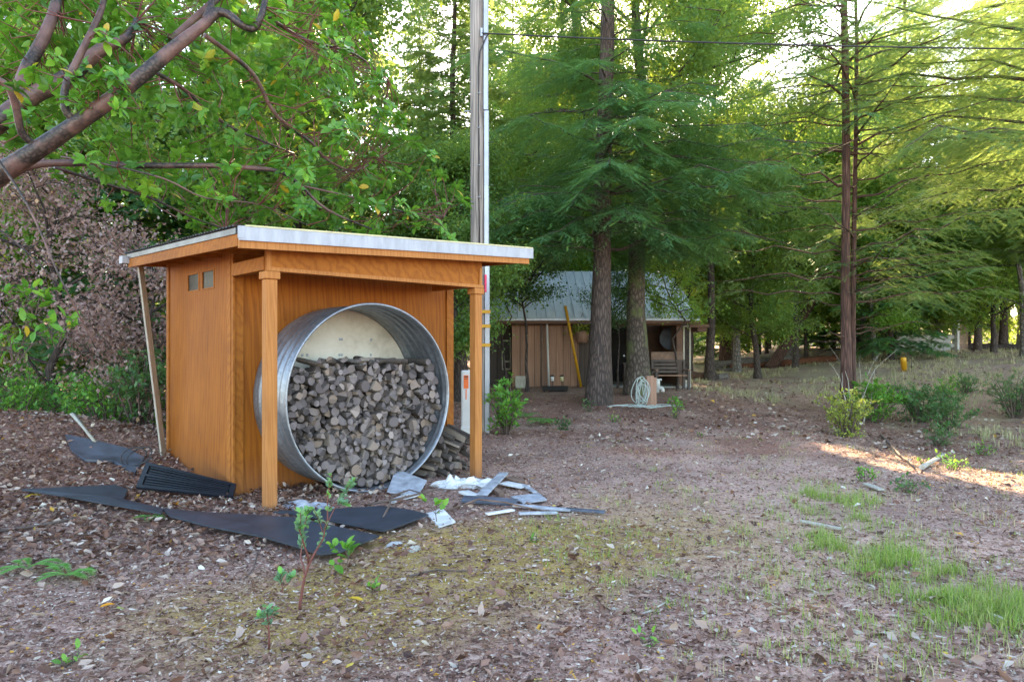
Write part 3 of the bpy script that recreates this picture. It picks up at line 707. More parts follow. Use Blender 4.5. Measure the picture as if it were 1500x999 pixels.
# ------------------------------------------------------------------ firewood (every log its own object)
def log_proto(kind, seed, length=.42):
    rs = random.Random(seed)
    if kind == 'round': A = [(i / 14 * 6.283) for i in range(14)]; poly = [(math.cos(t) * rs.uniform(.9, 1.06), math.sin(t) * rs.uniform(.9, 1.06)) for t in A]; bark = [1] * 14
    elif kind == 'half':
        A = [i / 9 * math.pi for i in range(10)]; poly = [(math.cos(t) * 1.12, math.sin(t) * rs.uniform(1.1, 1.25) - .45) for t in A]; bark = [1] * 9 + [0]
    elif kind == 'quarter':
        A = [i / 6 * 1.75 + .7 for i in range(7)]; poly = [(0 + rs.uniform(-.1, .1), -.95)] + [(math.cos(t) * 1.45, math.sin(t) * 1.45 - .55) for t in A]; bark = [0] + [1] * 6 + [0]
    else:
        poly = [(math.cos(t) * rs.uniform(.7, 1.25), math.sin(t) * rs.uniform(.7, 1.15)) for t in [i / 6 * 6.283 + rs.uniform(-.2, .2) for i in range(6)]]; bark = [0, 1, 1, 0, 0, 1]
    n = len(poly); K = 5; V = []; F = []; mi = []
    bx, by = rs.uniform(-.25, .25), rs.uniform(-.25, .25)
    for k in range(K + 1):
        t = k / K; s_ = 1 - (.10 if k == 0 else 0) - .08 * (k == K); yy = t * length
        if k == 1: yy = .012
        for (x, y) in poly: V.append(((x + bx * math.sin(t * 3.1)) * s_ * rs.uniform(.97, 1.03), yy, (y + by * math.sin(t * 3.1)) * s_ * rs.uniform(.97, 1.03)))
    g = MB()
    b = [tuple(range(n))]; g.add(V, [tuple(range(n))], 0)
    g.f.append(tuple(range(K * n, (K + 1) * n))[::-1]); g.m.append(0); g.sm.append(False)
    for k in range(K):
        for j in range(n): g.f.append((k * n + (j + 1) % n, k * n + j, (k + 1) * n + j, (k + 1) * n + (j + 1) % n)); g.m.append(1 if bark[j] else 2); g.sm.append(bool(bark[j]) and k > 0)
    me = bpy.data.meshes.new('firewood_log'); me.from_pydata(g.v, [], g.f)
    for m in (M['logend'], M['logbark'], M['logsplit']): me.materials.append(m)
    me.polygons.foreach_set('material_index', g.m); me.polygons.foreach_set('use_smooth', g.sm); me.update(); return me
LOGS = {k: [log_proto(k, 10 * i + j) for j in range(4)] for i, k in enumerate(('round', 'half', 'quarter', 'chunk'))}
LOGLAB = {'round': 'round grey firewood log stacked in the steel tank', 'half': 'split half-round grey firewood log stacked in the steel tank',
          'quarter': 'wedge-split grey firewood piece stacked in the steel tank', 'chunk': 'irregular angular grey firewood piece stacked in the steel tank'}
def place_log(me, c, axis, up_rot, r, ln, label, group):
    o = bpy.data.objects.new('firewood_log', me); COL.objects.link(o)
    q = axis.to_track_quat('Y', 'Z').to_matrix().to_4x4(); q = q @ Matrix.Rotation(up_rot, 4, 'Y'); q.translation = c
    o.matrix_world = q @ Matrix.Diagonal((r, ln, r, 1)); return tag(o, label, 'firewood', group)
def pack(n, Rr, top, seed=5):
    rg = np.random.default_rng(seed); r = rg.choice([.028, .034, .040, .047, .054, .064], n, p=[.12, .2, .26, .22, .14, .06]) * rg.uniform(.94, 1.06, n) * 1.0
    p = np.stack([rg.uniform(-Rr, Rr, n), rg.uniform(-Rr, top, n)], -1)
    for it in range(900):
        d = p[:, None] - p[None]; L = np.sqrt((d ** 2).sum(-1)) + 1e-6; np.fill_diagonal(L, 9)
        ov = np.maximum(0, (r[:, None] + r[None]) * .97 - L); p += (d / L[..., None] * ov[..., None]).sum(1) * .35
        p[:, 1] -= .0012 if it < 700 else .0003
        l = np.hypot(p[:, 0], p[:, 1]); out = np.maximum(0, l + r - Rr); p -= p / l[:, None] * out[:, None]
        p[:, 1] = np.minimum(p[:, 1], top - .03 + .13 * (p[:, 0] + .2) - .12 * np.maximum(0, p[:, 0] - .35) + .025 * np.sin(p[:, 0] * 9) - r)
    return p, r
pp, rr = pack(452, TR - .045, .60)
order = np.argsort(-rr); REST = MB()
for n_, i in enumerate(order):
    (x, z), r = pp[i], rr[i]
    k = random.choices(('round', 'half', 'quarter', 'chunk'), (.34, .22, .24, .20))[0]
    y0 = .10 + random.uniform(-.055, .085) + .05 * max(0, z)
    tf_ = min(1, max(.05, (TR - .06 - math.hypot(x, z) - r) / .12))
    ax = (SV + SU * random.uniform(-.22, .22) * tf_ + Vector((0, 0, random.uniform(-.18, .18))) * tf_).normalized()
    lab = ('thin ' if r < .040 else 'thick ' if r > .056 else '') + {'round': 'round', 'half': 'split half-round', 'quarter': 'wedge-split', 'chunk': 'angular'}[k] + ' grey firewood log at the '
    lab += ('top' if z > .30 else 'bottom' if z < -.40 else 'middle') + (' left' if x < -.3 else ' right' if x > .3 else ' centre') + ' of the stack in the tank'
    o = place_log(random.choice(LOGS[k]), S2W(TC[0] + x, TC[1] + y0, TZ + z), ax, random.uniform(0, 6.28), r * (1.03 if k == 'round' else 1.1), random.uniform(.95, 1.25), lab, 'firewood logs stacked in the tank')
    if n_ >= 290:
        me = o.data; mw = o.matrix_world; b = len(REST.v); REST.v += [tuple(mw @ v.co) for v in me.vertices]
        for p_ in me.polygons: REST.f.append(tuple(b + q for q in p_.vertices)); REST.m.append(p_.material_index); REST.sm.append(p_.use_smooth)
        bpy.data.objects.remove(o)
REST.build('firewood_logs', [M['logend'], M['logbark'], M['logsplit']], None, 'thinnest grey sticks filling gaps in the firewood stack in the tank', 'firewood', None, 'stuff')
# a few loose sticks lying across the top of the stack
for (x, z, dx, dz, r) in ((-.58, .60, .42, -.16, .034), (-.46, .50, .30, -.18, .038), (-.30, .655, .20, .03, .03), (.12, .66, .45, .05, .026), (.42, .73, -.4, .04, .03), (-.1, .62, .5, .0, .024), (.52, .70, -.5, .07, .033)):
    nb_ = np.abs(pp[:, 0] - x - .1) < .14; z = float((pp[nb_, 1] + rr[nb_]).max()) + r * .6
    ax = (SU * dx + Vector((0, 0, dz * .35)) + SV * .30).normalized(); k = random.choice(('round', 'quarter'))
    place_log(LOGS[k][1], S2W(TC[0] + x, TC[1] + .13, TZ + z), ax, random.uniform(0, 6), r, 1.15, 'grey stick of firewood lying slantwise along the top of the stack in the tank', 'sticks across the top of the tank stack')
# pile to the right of the tank, leaning outward
rs = random.Random(21)
for lay in range(6):
    n = 7 - lay // 2
    for k in range(n):
        x = 2.02 + (k + rs.random() * .6) * .62 / n + lay * .018; z = .03 + lay * .078 + rs.uniform(-.01, .015)
        if x < 1.2 + math.sqrt(max(0, TR ** 2 - (z - TZ) ** 2)) + .05: x = 1.2 + math.sqrt(max(0, TR ** 2 - (z - TZ) ** 2)) + .06 + rs.uniform(0, .05)
        if x > 2.66: x = 2.66 - rs.random() * .1
        ax = (SV + SU * rs.uniform(-.55, -.1) + Vector((0, 0, rs.uniform(-.05, .30) + .04 * lay))).normalized(); kd = rs.choice(('round', 'quarter', 'chunk', 'half'))
        place_log(rs.choice(LOGS[kd]), S2W(x, .22 + rs.uniform(-.12, .08), z), ax, rs.uniform(0, 6), rs.uniform(.030, .048), rs.uniform(.85, 1.2),
                  f"{dict(round='round', half='half-split', quarter='wedge-split', chunk='knobbly')[kd]} gnarled log in the {('bottom', 'bottom', 'middle', 'middle', 'top', 'topmost')[lay]} layer of the pile right of the tank", 'gnarled logs piled right of the tank')

# ------------------------------------------------------------------ utility pole, cable, marker
pb = ground_at(-.575, 12.0)
pole = empty('utility_pole', pb, 0, 'tall grey wooden utility pole rising behind the orange shed roof', 'utility pole')
g = MB(); g.tube([(0, 0, -.5), (0, 0, 0), (-.01, 0, 3), (-.03, 0, 6), (-.05, 0, 11)], [.15, .148, .142, .132, .115], 22, jit=.012); g.build('shaft', M['polewood'], pole)
g = MB()
prof = [(.105, -.13), (.175, -.13), (.185, -.11), (.185, -.05), (.12, .0)]
for z0, z1 in ((.0, 2.9), (2.93, 5.6), (5.62, 10.6)):
    g.prism([(x - .004 * z0, y) for x, y in prof][::1], z0, z1)
g.build('conduit', M['conduit'], pole)
for z, c in ((2.08, 'yellow'), (1.83, 'yellow'), (1.50, 'yellow')):
    MB().box(.0, -.152, z, .20, -.134, z + .055).build('tape_band', M[c], pole)
MB().box(.10, -.150, 2.45, .135, -.134, 2.75).build('flag_tape', M['pink'], pole)
g = MB(); g.tube([(.01, -.145, 3.0), (.0, -.145, 4.6), (-.01, -.14, 6.35), (.02, -.15, 6.62), (.12, -.16, 6.85), (.17, -.13, 6.93)], .011, 8); g.build('drop_wire', M['cable'], pole)
for z in (3.2, 4.1, 4.65, 5.3, 5.9): MB().tube([(-.03, -.13, z), (.03, -.17, z)], .008, 6).build('staple', M['conduit'], pole)
for z in (4.3, 5.05): MB().tube([(.16, -.12, z), (.25, -.13, z)], .008, 6).build('peg', M['cable'], pole)
MB().tube([(-.13, -.03, 5.62), (-.27, -.05, 5.62)], .011, 6).build('peg', M['conduit'], pole)
MB().box(.03, -.17, 6.88, .065, -.135, 7.02).build('bracket', M['conduit'], pole)
a = pb + Vector((.05, -.16, 6.93)); b = Vector((13.5, 11.2, 6.44))
g = MB(); pts = [a.lerp(b, t) - Vector((0, 0, .45 * t * (1 - t))) for t in np.linspace(0, 1, 30)]; g.tube(pts, .014, 8)
g.build('overhead_cable', M['cable'], None, 'black overhead service cable running right from the utility pole', 'cable')
mp = ground_at(-.76, 11.35)
mk = empty('marker_post', mp, R(6), 'white plastic utility marker with orange sticker behind the right shed post', 'marker post')
MB().box(-.085, -.04, -.2, .085, .04, 1.10, bev=.02).build('body', M['pvc'], mk); MB().box(-.092, -.047, -.2, .092, .047, .17, bev=.01).build('base_sleeve', M['pvc'], mk)
MB().box(-.045, -.046, .80, .035, -.042, 1.02).build('sticker', M['orange'], mk)
MB().box(-.012, -.046, .62, .004, -.042, .79).build('sticker_arrow', M['orange'], mk); MB().box(-.035, -.049, .985, .025, -.047, 1.005).box(-.035, -.049, .955, .025, -.047, .965).build('sticker_print', M['cable'], mk)

# ------------------------------------------------------------------ things lying on the ground
SHEETS = []
def plate(name, pix, mat, lift, th, label, cat, sag=0.0, sub=8, lifts=None):
    """flat sheet: outline from the photograph laid on the ground, real thickness"""
    pts = [G(*p) for p in pix]; n = len(pts)
    if cat in ('rubber sheet', 'panel'): SHEETS.append([(p.x, p.y) for p in pts])
    lifts = lifts or [lift] * n
    top = [Vector((p.x, p.y, p.z + l)) for p, l in zip(pts, lifts)]
    c = sum(top, Vector()) / n; c.z -= sag
    V = [tuple(t) for t in top] + [tuple(c)] + [(t.x, t.y, t.z - th) for t in top] + [(c.x, c.y, c.z - th)]
    F = [(i, (i + 1) % n, n) for i in range(n)] + [(n + 1 + (i + 1) % n, n + 1 + i, 2 * n + 1) for i in range(n)]
    F += [((i + 1) % n, i, n + 1 + i, n + 1 + (i + 1) % n) for i in range(n)]
    g = MB(); g.add(V, F)
    o = g.build(name, mat, None, label, cat)
    bm_fix(o); return o
import bmesh
def bm_fix(o):
    bm = bmesh.new(); bm.from_mesh(o.data); bmesh.ops.recalc_face_normals(bm, faces=bm.faces); bm.to_mesh(o.data); bm.free()
plate('rubber_sheet', [(31, 729), (100, 724), (170, 721), (187, 729), (181, 742), (240, 757), (236, 764), (150, 748), (90, 737)], M['rubber'], .075, .014, 'narrow black rubber sheet on the dead leaves at far left', 'rubber sheet')
plate('rubber_sheet', [(236, 755), (300, 762), (352, 765), (430, 769), (500, 786), (556, 799), (500, 823), (470, 826), (430, 812), (380, 798), (305, 782), (250, 768)], M['rubber'], .07, .014, 'largest black rubber sheet lying behind the red-stemmed sapling', 'rubber sheet')
plate('rubber_sheet', [(400, 759), (480, 755), (560, 751), (600, 757), (628, 764), (590, 778), (563, 789), (510, 778), (470, 770)], M['rubber'], .06, .014, 'black rubber sheet in front of the tank, corner pointing at the white tile', 'rubber sheet')

sh = empty('louvred_shutter', G(270, 716), 0, 'black louvred plastic shutter lying against the foot of the shed side wall', 'shutter')
A_, B_, C_, D_ = P(214, 676, 7.25), P(346, 710, 7.02), P(341, 727, 6.86), P(199, 713, 6.9)
B_.z = max(B_.z, gz1(B_.x, B_.y) + .14)
def quadbox(mb, a, b, c, d, u0, u1, v0, v1, th, off=0, mi=0):
    def q(u, v): return (a.lerp(b, u)).lerp(d.lerp(c, u), v)
    nrm = (b - a).cross(d - a).normalized(); nrm = nrm if nrm.y < 0 or nrm.z > 0 else -nrm
    T = [q(u0, v0), q(u1, v0), q(u1, v1), q(u0, v1)]
    V = [tuple(t + nrm * off - sh.location) for t in T] + [tuple(t + nrm * (off - th) - sh.location) for t in T]
    mb.add(V, [(0, 1, 2, 3), (7, 6, 5, 4), (0, 4, 5, 1), (1, 5, 6, 2), (2, 6, 7, 3), (3, 7, 4, 0)], mi); return mb
g = MB()
for b in ((0, 1, 0, .12), (0, 1, .88, 1), (0, .05, .12, .88), (.95, 1, .12, .88), (.05, .95, .46, .54)): quadbox(g, A_, B_, C_, D_, *b, .03)
o = g.build('frame', M['blackplastic'], sh); bm_fix(o)
for v0 in (.14, .26, .36, .57, .68, .78):
    g = MB(); quadbox(g, A_, B_, C_, D_, .07, .93, v0, v0 + .055, .012, -.004); o = g.build('louvre', M['blackplastic'], sh); bm_fix(o)
g = MB(); quadbox(g, A_, B_, C_, D_, .05, .95, .12, .88, .004, -.022); o = g.build('backing', M['cable'], sh); bm_fix(o)
plate('plastic_panel', [(96, 643), (130, 649), (186, 663), (212, 676), (197, 700), (184, 690), (165, 681), (125, 680), (104, 664)], M['greyplastic'], .05, .03, 'shiny dark grey plastic panel on the leaf mound left of the shed', 'panel', sag=.03)
g = MB(); a = G(106, 624); b = G(139, 654); a.z += .16; b.z += .06; g.tube([a, a.lerp(b, .5), b], [.035, .022, .026], 4, flat=.5); g.build('wooden_stake', M['oldboard'], None, 'pale grey stake lying on the mound above the plastic panel', 'stake')
g = MB(); c0 = G(197, 684); pts = [Vector((c0.x + .16 * math.cos(t) + .01 * t, c0.y - .05 + .05 * math.sin(t), c0.z + .13 + .10 * math.sin(t * 1.05))) for t in np.linspace(0, 12, 50)]
g.tube(pts, .007, 6); g.build('black_tube', M['cable'], None, 'thin black tube coiled on the left end of the louvred shutter', 'tube')

def strip(name, p1, p2, wd, th, mat, label, cat='board', lift1=.02, lift2=.02, roll=0):
    a = G(*p1); b = G(*p2); a.z += lift1; b.z += lift2; d = b - a
    q = d.to_track_quat('X', 'Z').to_matrix().to_4x4(); q.translation = a
    o = MB().box(0, -wd / 2, 0, d.length, wd / 2, th, bev=.003).build(name, mat, None, label, cat); o.matrix_world = q @ Matrix.Rotation(roll, 4, 'X'); return o
D_1, D_2, D_3 = M['debris'], M['debriswhite'], M['debrisbrown']
plate('broken_board', [(580, 707), (625, 717), (613, 728), (567, 727)], D_1, .12, .015, 'broken grey board propped against the lower rim of the tank', 'board', lifts=[.16, .10, .03, .05])
plate('broken_board', [(566, 738), (600, 726), (622, 728), (596, 735), (574, 742)], D_2, .03, .012, 'pale broken board under the tank rim, below the propped board', 'board')
plate('small_tile', [(624, 756), (648, 752), (667, 769), (643, 775)], D_2, .03, .015, 'small white square tile beside the black sheet', 'tile', lifts=[.02, .05, .03, .02])
strip('broken_board', (706, 734), (738, 704), .11, .018, D_1, 'short grey board slanting across the white rubble', lift1=.05, lift2=.08)
strip('dark_board', (678, 738), (757, 742), .10, .03, M['greyplastic'], 'dark blue-black board at the front of the rubble', lift1=.03, lift2=.02, roll=.3)
plate('flat_board', [(748, 731), (790, 727), (801, 737), (766, 741)], D_1, .03, .012, 'flat light grey panel at the right end of the rubble', 'panel')
strip('long_strip', (752, 745), (836, 752), .07, .02, D_1, 'long pale grey wooden strip pointing right from the rubble')
strip('dark_strip', (828, 751), (886, 756), .06, .02, M['greyplastic'], 'dark strip beyond the end of the long pale strip')
strip('short_strip', (760, 758), (816, 757), .05, .02, D_1, 'short grey strip lying in front of the long pale strip')
strip('short_strip', (713, 758), (752, 752), .06, .015, D_2, 'short whitish strip in front of the dark board')
strip('broken_board', (737, 712), (770, 718), .16, .015, D_2, 'whitish broken board at the back of the rubble', lift1=.03)
strip('broken_board', (745, 706), (766, 712), .12, .03, D_3, 'brown broken board at the back right of the rubble', lift1=.03)
strip('broken_board', (722, 722), (735, 732), .06, .04, D_3, 'short brown chunk under the slanting grey board', lift1=.03)
strip('broken_board', (679, 726), (699, 733), .12, .02, D_2, 'small white board in the middle of the rubble', lift1=.03)
strip('broken_board', (768, 716), (784, 726), .05, .02, D_1, 'small grey stick at the upper right of the rubble')
strip('pale_stick', (1173, 769), (1232, 781), .035, .02, M['oldboard'], 'straight pale stick lying beside the green grass', 'stick')
strip('pale_stick', (1268, 713), (1291, 722), .07, .02, M['oldboard'], 'short pale piece of wood above the green grass strip', 'stick')
strip('pale_stick', (1452, 908), (1472, 917), .02, .01, M['oldboard'], 'thin pale stick in the grass at lower right', 'stick')
def rubble(name, p, r, mat, label, seed, h=.10, cat='rubble', el=1.6):
    rs = random.Random(seed); c = G(*p); bm = bmesh.new(); bmesh.ops.create_icosphere(bm, subdivisions=4, radius=1); amp = 1 if cat == 'sheet' else .3
    for v in bm.verts:
        a_ = np.array(v.co.x * 2.6 + seed); b_ = np.array(v.co.y * 2.6 + v.co.z * 1.7)
        k = 1 + amp * 1.1 * (float(fbm(a_, b_, 2, seed)) - .5); f = abs(float(fbm(a_ * .8, b_ * .8, 2, seed + 9)) - .5) * 2.2
        v.co = Vector((v.co.x * r * el * k, v.co.y * r * k, max(-.02, v.co.z * h * (1 - amp + amp * (.45 + f * .9)))))
    me = bpy.data.meshes.new(name); bm.to_mesh(me); bm.free(); me.materials.append(mat); o = bpy.data.objects.new(name, me); COL.objects.link(o)
    o.location = c; o.rotation_euler[2] = rs.uniform(0, 3); return tag(o, label, cat)
rubble('crumpled_sheet', (662, 714), .15, D_2, 'crumpled white sheet beside the gnarled log pile', 3, .13, 'sheet', 1.3)
rubble('crumpled_sheet', (700, 713), .17, D_2, 'lumpy white plaster piece at the foot of the right post', 4, .12, 'sheet', 1.5)
rubble('crumpled_sheet', (455, 746), .16, D_1, 'crumpled grey paper sheet behind the sapling tip', 6, .06, 'sheet', 1.8)
rubble('rock', (578, 801), .045, M['concrete'], 'small pale rock at the tip of the largest black sheet', 8, .035, 'rock')
rubble('rock', (607, 806), .05, M['oldboard'], 'small grey rock right of the pale rock', 9, .03, 'rock')
def twig(pix, r, label, lift=.03, mat='twig', seed=0):
    rs = random.Random(seed); pts = []
    for i, p in enumerate(pix):
        v = G(*p); v.z += lift * (1 if 0 < i < len(pix) - 1 else .4) + rs.uniform(0, .02); pts.append(v)
    P2 = []
    for a, b in zip(pts, pts[1:]): P2 += [a, a.lerp(b, .5) + Vector((rs.uniform(-.01, .01), rs.uniform(-.01, .01), 0))]
    P2.append(pts[-1]); g = MB(); g.tube(P2, [r * (1 - .6 * i / len(P2)) for i in range(len(P2))], 6); return g.build('fallen_twig', M[mat], None, label, 'twig')
twig([(536, 745), (590, 742), (640, 728), (692, 722)], .013, 'curved grey twig running in front of the log pile', .06, 'twig', 1)
twig([(560, 770), (575, 742), (600, 730), (640, 735)], .012, 'bent twig arching over the pale broken board', .08, 'twig', 2)
twig([(655, 752), (700, 741), (740, 745), (790, 752)], .011, 'thin brown twig among the rubble strips', .05, 'debrisbrown', 3)
twig([(0, 781), (60, 776), (110, 765), (140, 758)], .016, 'long dark twig on the leaves at far left', .03, 'twig', 4)
twig([(1290, 640), (1318, 672), (1340, 690)], .02, 'thin fallen twig on the slope below the right bushes', .04, 'twig', 5)
twig([(1350, 690), (1372, 680), (1384, 668)], .035, 'bleached branch lying on the right slope', .06, 'oldboard', 6)
twig([(600, 846), (640, 838), (690, 842)], .008, 'fine twig on the moss in front of the white tile', .01, 'twig', 7)
twig([(940, 905), (965, 898), (990, 880)], .006, 'fine pale twig in the foreground centre', .01, 'oldboard', 8)
twig([(360, 850), (372, 835), (380, 800)], .006, 'fine twig behind the small seedling', .01, 'twig', 9)

# ================================================================== THE CABIN
CY = 22.0; cz = .27
cab = empty('cabin', (0, CY, cz), 0, 'brown board cabin with pale metal roof behind the two big tree trunks', 'cabin')
def boards(mb, x0, x1, y, z0, z1, w_=.23, th=.025, mi=0):
    x = x0; k = 0
    while x < x1 - .01:
        xe = min(x1, x + w_); mb.box(x + .006, y - th, z0, xe - .006, y, z1, mi); x += w_
    mb.box(x0, y, z0, x1, y + .08, z1, 1); return mb
boards(MB(), .04, 2.15, 0, -.2, 2.2).build('front_wall', [M['siding'], M['darkhole']], cab)
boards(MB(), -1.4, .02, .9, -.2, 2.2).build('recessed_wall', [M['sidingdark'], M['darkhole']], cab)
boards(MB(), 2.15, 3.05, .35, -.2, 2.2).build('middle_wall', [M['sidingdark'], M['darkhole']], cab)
MB().box(.0, -.03, -.2, .06, .9, 2.2).build('wall_end_trim', M['siding'], cab)
MB().box(3.05, .35, -.2, 3.12, 3.2, 2.2).box(3.05, 3.2, -.2, 5.6, 3.3, 2.3).build('porch_walls', M['brownpaint'], cab)
MB().box(-1.4, 4.4, -.2, 5.6, 4.5, 2.2).box(-1.4, .98, -.2, -1.3, 4.4, 2.2).box(5.5, .3, -.2, 5.6, 4.4, 2.2).build('rear_walls', M['siding'], cab)
MB().box(2.9, -.35, -.1, 5.5, 3.2, .05).build('porch_slab', M['concrete'], cab)
dr = MB().box(3.35, 3.12, .05, 4.2, 3.19, 2.05).build('door', M['darkhole'], cab); MB().tube([(4.12, 3.08, 1.0), (4.12, 3.12, 1.0)], .035, 10).build('handle', M['conduit'], dr)
MB().box(4.25, 3.1, .05, 5.45, 3.19, 2.2).build('inner_panel', M['brownpaint'], cab)
f = MB().box(-.34, .83, .55, -.03, .87, 1.55).build('window', M['oldboard'], cab); MB().box(-.30, .815, .86, -.08, .828, 1.50).build('pane', M['glass'], f); MB().box(-.30, .815, .60, -.08, .828, .80).build('pane', M['glass'], f)
MB().box(5.28, -.10, -.2, 5.46, .06, 2.2).build('porch_post', M['brownpaint'], cab)
f = MB().box(5.50, -.06, .15, 5.55, .0, 2.02).box(5.70, -.06, .15, 5.75, .0, 2.02).box(5.55, -.06, .15, 5.70, .0, .25).box(5.55, -.06, 1.95, 5.70, .0, 2.02).build('side_window', M['oldboard'], cab); MB().box(5.55, -.045, .25, 5.70, -.02, 1.95).build('pane', M['glass'], f)
MB().box(5.5, -.04, -.2, 5.76, .3, .14).build('side_apron', M['concrete'], cab)
MB().box(4.55, 3.04, 1.42, 4.82, 3.09, 1.68).build('wall_plate', M['pvc'], cab)
# roof
zE, zR_ = 2.20, 4.15
def roofz(y): return zE + (y + .55) * (zR_ - zE) / 4.1
g = MB(); th = .06
for ya, yb in ((-.55, 3.55), (3.55, 5.6)):
    za, zb_ = roofz(ya) if ya < 3 else zR_, zR_ if ya < 3 else zR_ - 1.1
    g.add([(x, y, z + o_) for o_ in (0, -th) for x, y, z in ((-1.7, ya, za), (5.92, ya, za), (5.92, yb, zb_), (-1.7, yb, zb_))], [(0, 1, 2, 3), (7, 6, 5, 4), (0, 4, 5, 1), (1, 5, 6, 2), (2, 6, 7, 3), (3, 7, 4, 0)])
x = -1.6
while x < 5.9:
    g.add([(x + dx, y, roofz(y) + dz) for dx, dz in ((-.02, .001), (-.01, .035), (.01, .035), (.02, .001)) for y in (-.55, 3.55)], [(0, 1, 3, 2), (2, 3, 5, 4), (4, 5, 7, 6)]); x += .30
g.build('roof', M['metalroof'], cab)
MB().box(-1.7, -.57, zE - .16, 5.92, -.53, zE - .065).build('fascia', M['brownpaint'], cab)
MB().box(5.60, -.50, 1.93, 6.22, -.38, 2.02).box(5.9, -.3, 1.80, 6.2, .9, 2.0).box(-1.4, -.2, 2.0, 5.6, -.1, 2.1).build('eave_beam', M['brownpaint'], cab)
for x in (.9, 2.0, 3.2, 4.4, 5.45): MB().box(x, -.5, 2.03, x + .06, .3, 2.12).build('rafter_tail', M['brownpaint'], cab)

def lean_pole(name, p1, Y1, p2, Y2, r, mat, label, cat='pole'):
    a = P(*p1, Y1); b = P(*p2, Y2); a.z = gz1(a.x, a.y); g = MB(); g.tube([a, b], r, 8); return g.build(name, mat, None, label, cat)
lean_pole('leaning_pole', (851, 566), 21.6, (828, 448), 21.3, .045, M['yellow'], 'yellow pole leaning against the front wall of the cabin')
lean_pole('downpipe', (804, 564), 21.75, (801, 469), 21.75, .035, M['pvc'], 'white vertical pipe on the cabin front wall', 'pipe')
lean_pole('wooden_prop', (793, 562), 21.65, (793, 468), 21.6, .03, M['twig'], 'thin brown upright prop left of the white pipe', 'pole')
plate_c = P(763, 562, 21.3); g = MB().box(-.17, -.015, 0, .17, .015, .38); o = g.build('grey_sheet', M['oldboard'], None, 'square grey sheet leaning at the foot of the cabin wall', 'sheet'); o.location = (plate_c.x, plate_c.y, gz1(plate_c.x, plate_c.y)); o.rotation_euler = (R(-14), 0, R(5))
for i, (px, lab) in enumerate(((809, 'left one of two small garden lanterns by the cabin wall'), (823, 'brighter right-hand one of two small garden lanterns by the cabin wall'))):
    c = P(px, 562, 20.9); c.z = gz1(c.x, c.y)
    t = empty('garden_lantern', c, 0, lab, 'lantern', 'two small garden lanterns')
    MB().tube([(0, 0, -.1), (0, 0, .22)], .012, 6).build('stem', M['cable'], t); MB().tube([(0, 0, .22), (0, 0, .36)], .05, 8).build('lamp', M['debriswhite'] if i == 0 else M['roofedge'], t)
    MB().tube([(0, 0, .36), (0, 0, .38), (0, 0, .41)], [.075, .07, .02], 8).build('cap', M['cable'], t)
t = empty('fire_pit', P(813, 571, 19.6), 0, 'low dark metal tray standing on the ground by the cabin wall', 'tray'); t.location.z = gz1(t.location.x, t.location.y)
MB().box(-.36, -.2, .03, .36, .2, .08).box(-.36, -.2, .08, -.33, .2, .15).box(.33, -.2, .08, .36, .2, .15).box(-.33, -.2, .08, .33, -.17, .15).box(-.33, .17, .08, .33, .2, .15).build('tray', M['darkhole'], t)
for sx in (-.33, .30): MB().box(sx, -.18, -.02, sx + .03, .18, .03).build('leg', M['darkhole'], t)
# hanging planter
t = empty('hanging_planter', P(853, 502, 21.6), 0, 'brown hanging planter with yellow-green leaves beside the left big trunk', 'planter')
MB().tube([(0, 0, 0), (0, 0, .15), (0, 0, .36)], [.15, .19, .23], 14).build('pot', M['siding'], t)
rg = np.random.default_rng(3); n = 260; pos = rg.normal(size=(n, 3)) * (.18, .15, .12) + (0, 0, .46)
foliage('leaves', T_RHOMB, pos, rg.normal(size=(n, 3)), rg.normal(size=(n, 3)) * .4 + (0, 0, 1), .12, M['yelsunlit'], t, rg.random(n))
for a in range(3): MB().tube([(math.cos(a * 2.1) * .2, math.sin(a * 2.1) * .2, .35), (0, 0, .95)], .006, 4).build('cord', M['cable'], t)
# bench on the porch edge
bz = P(987, 575, 20.6); t = empty('wooden_bench', (bz.x, bz.y, gz1(bz.x, bz.y)), R(4), 'dark slatted wooden bench at the porch corner behind the hose stake', 'bench')
for x in (-.62, .36):
    for y in (-.22, .24): MB().box(x, y, 0, x + .07, y + .06, .86 if y > 0 else .58).build('leg', M['sidingdark'], t)
for k in range(4): MB().box(-.62, -.2 + k * .115, .42, .43, -.10 + k * .115, .45).build('seat_slat', M['siding'], t)
for k in range(4): MB().box(-.62, .30, .50 + k * .11, .43, .33, .58 + k * .11).build('back_slat', M['sidingdark'], t)
for x in (-.63, .36): MB().box(x, -.26, .58, x + .08, .30, .62).build('armrest', M['siding'], t)
MB().box(-.60, .33, .86, .40, .36, 1.14).build('top_board', M['debrisbrown'], t)
c = P(925, 566, 22.6); t = empty('dark_cabinet', (c.x, c.y, .32), 0, 'low dark cabinet standing in the porch shadow beside the door', 'cabinet')
MB().box(-.28, -.2, .18, .28, .2, .70).build('body', M['sidingdark'], t); MB().box(-.32, -.23, .70, .32, .23, .74).build('top', M['sidingdark'], t)
for x in (-.26, .21):
    for y in (-.18, .13): MB().box(x, y, 0, x + .05, y + .05, .18).build('leg', M['sidingdark'], t)
c = P(982, 496, 23.6)
t = empty('round_mirror', (c.x, c.y, c.z), 0, 'round grey-framed mirror hanging in the porch', 'mirror')
g = MB(); g.tube([(0, .03, 0), (0, 0, 0)], .36, 28); o = g.build('glass', M['greyplastic'], t); g = MB(); g.tube([(math.cos(a) * .37, 0, math.sin(a) * .37) for a in np.linspace(0, 6.283, 28)], .02, 6); g.build('frame', M['greyplastic'], t)
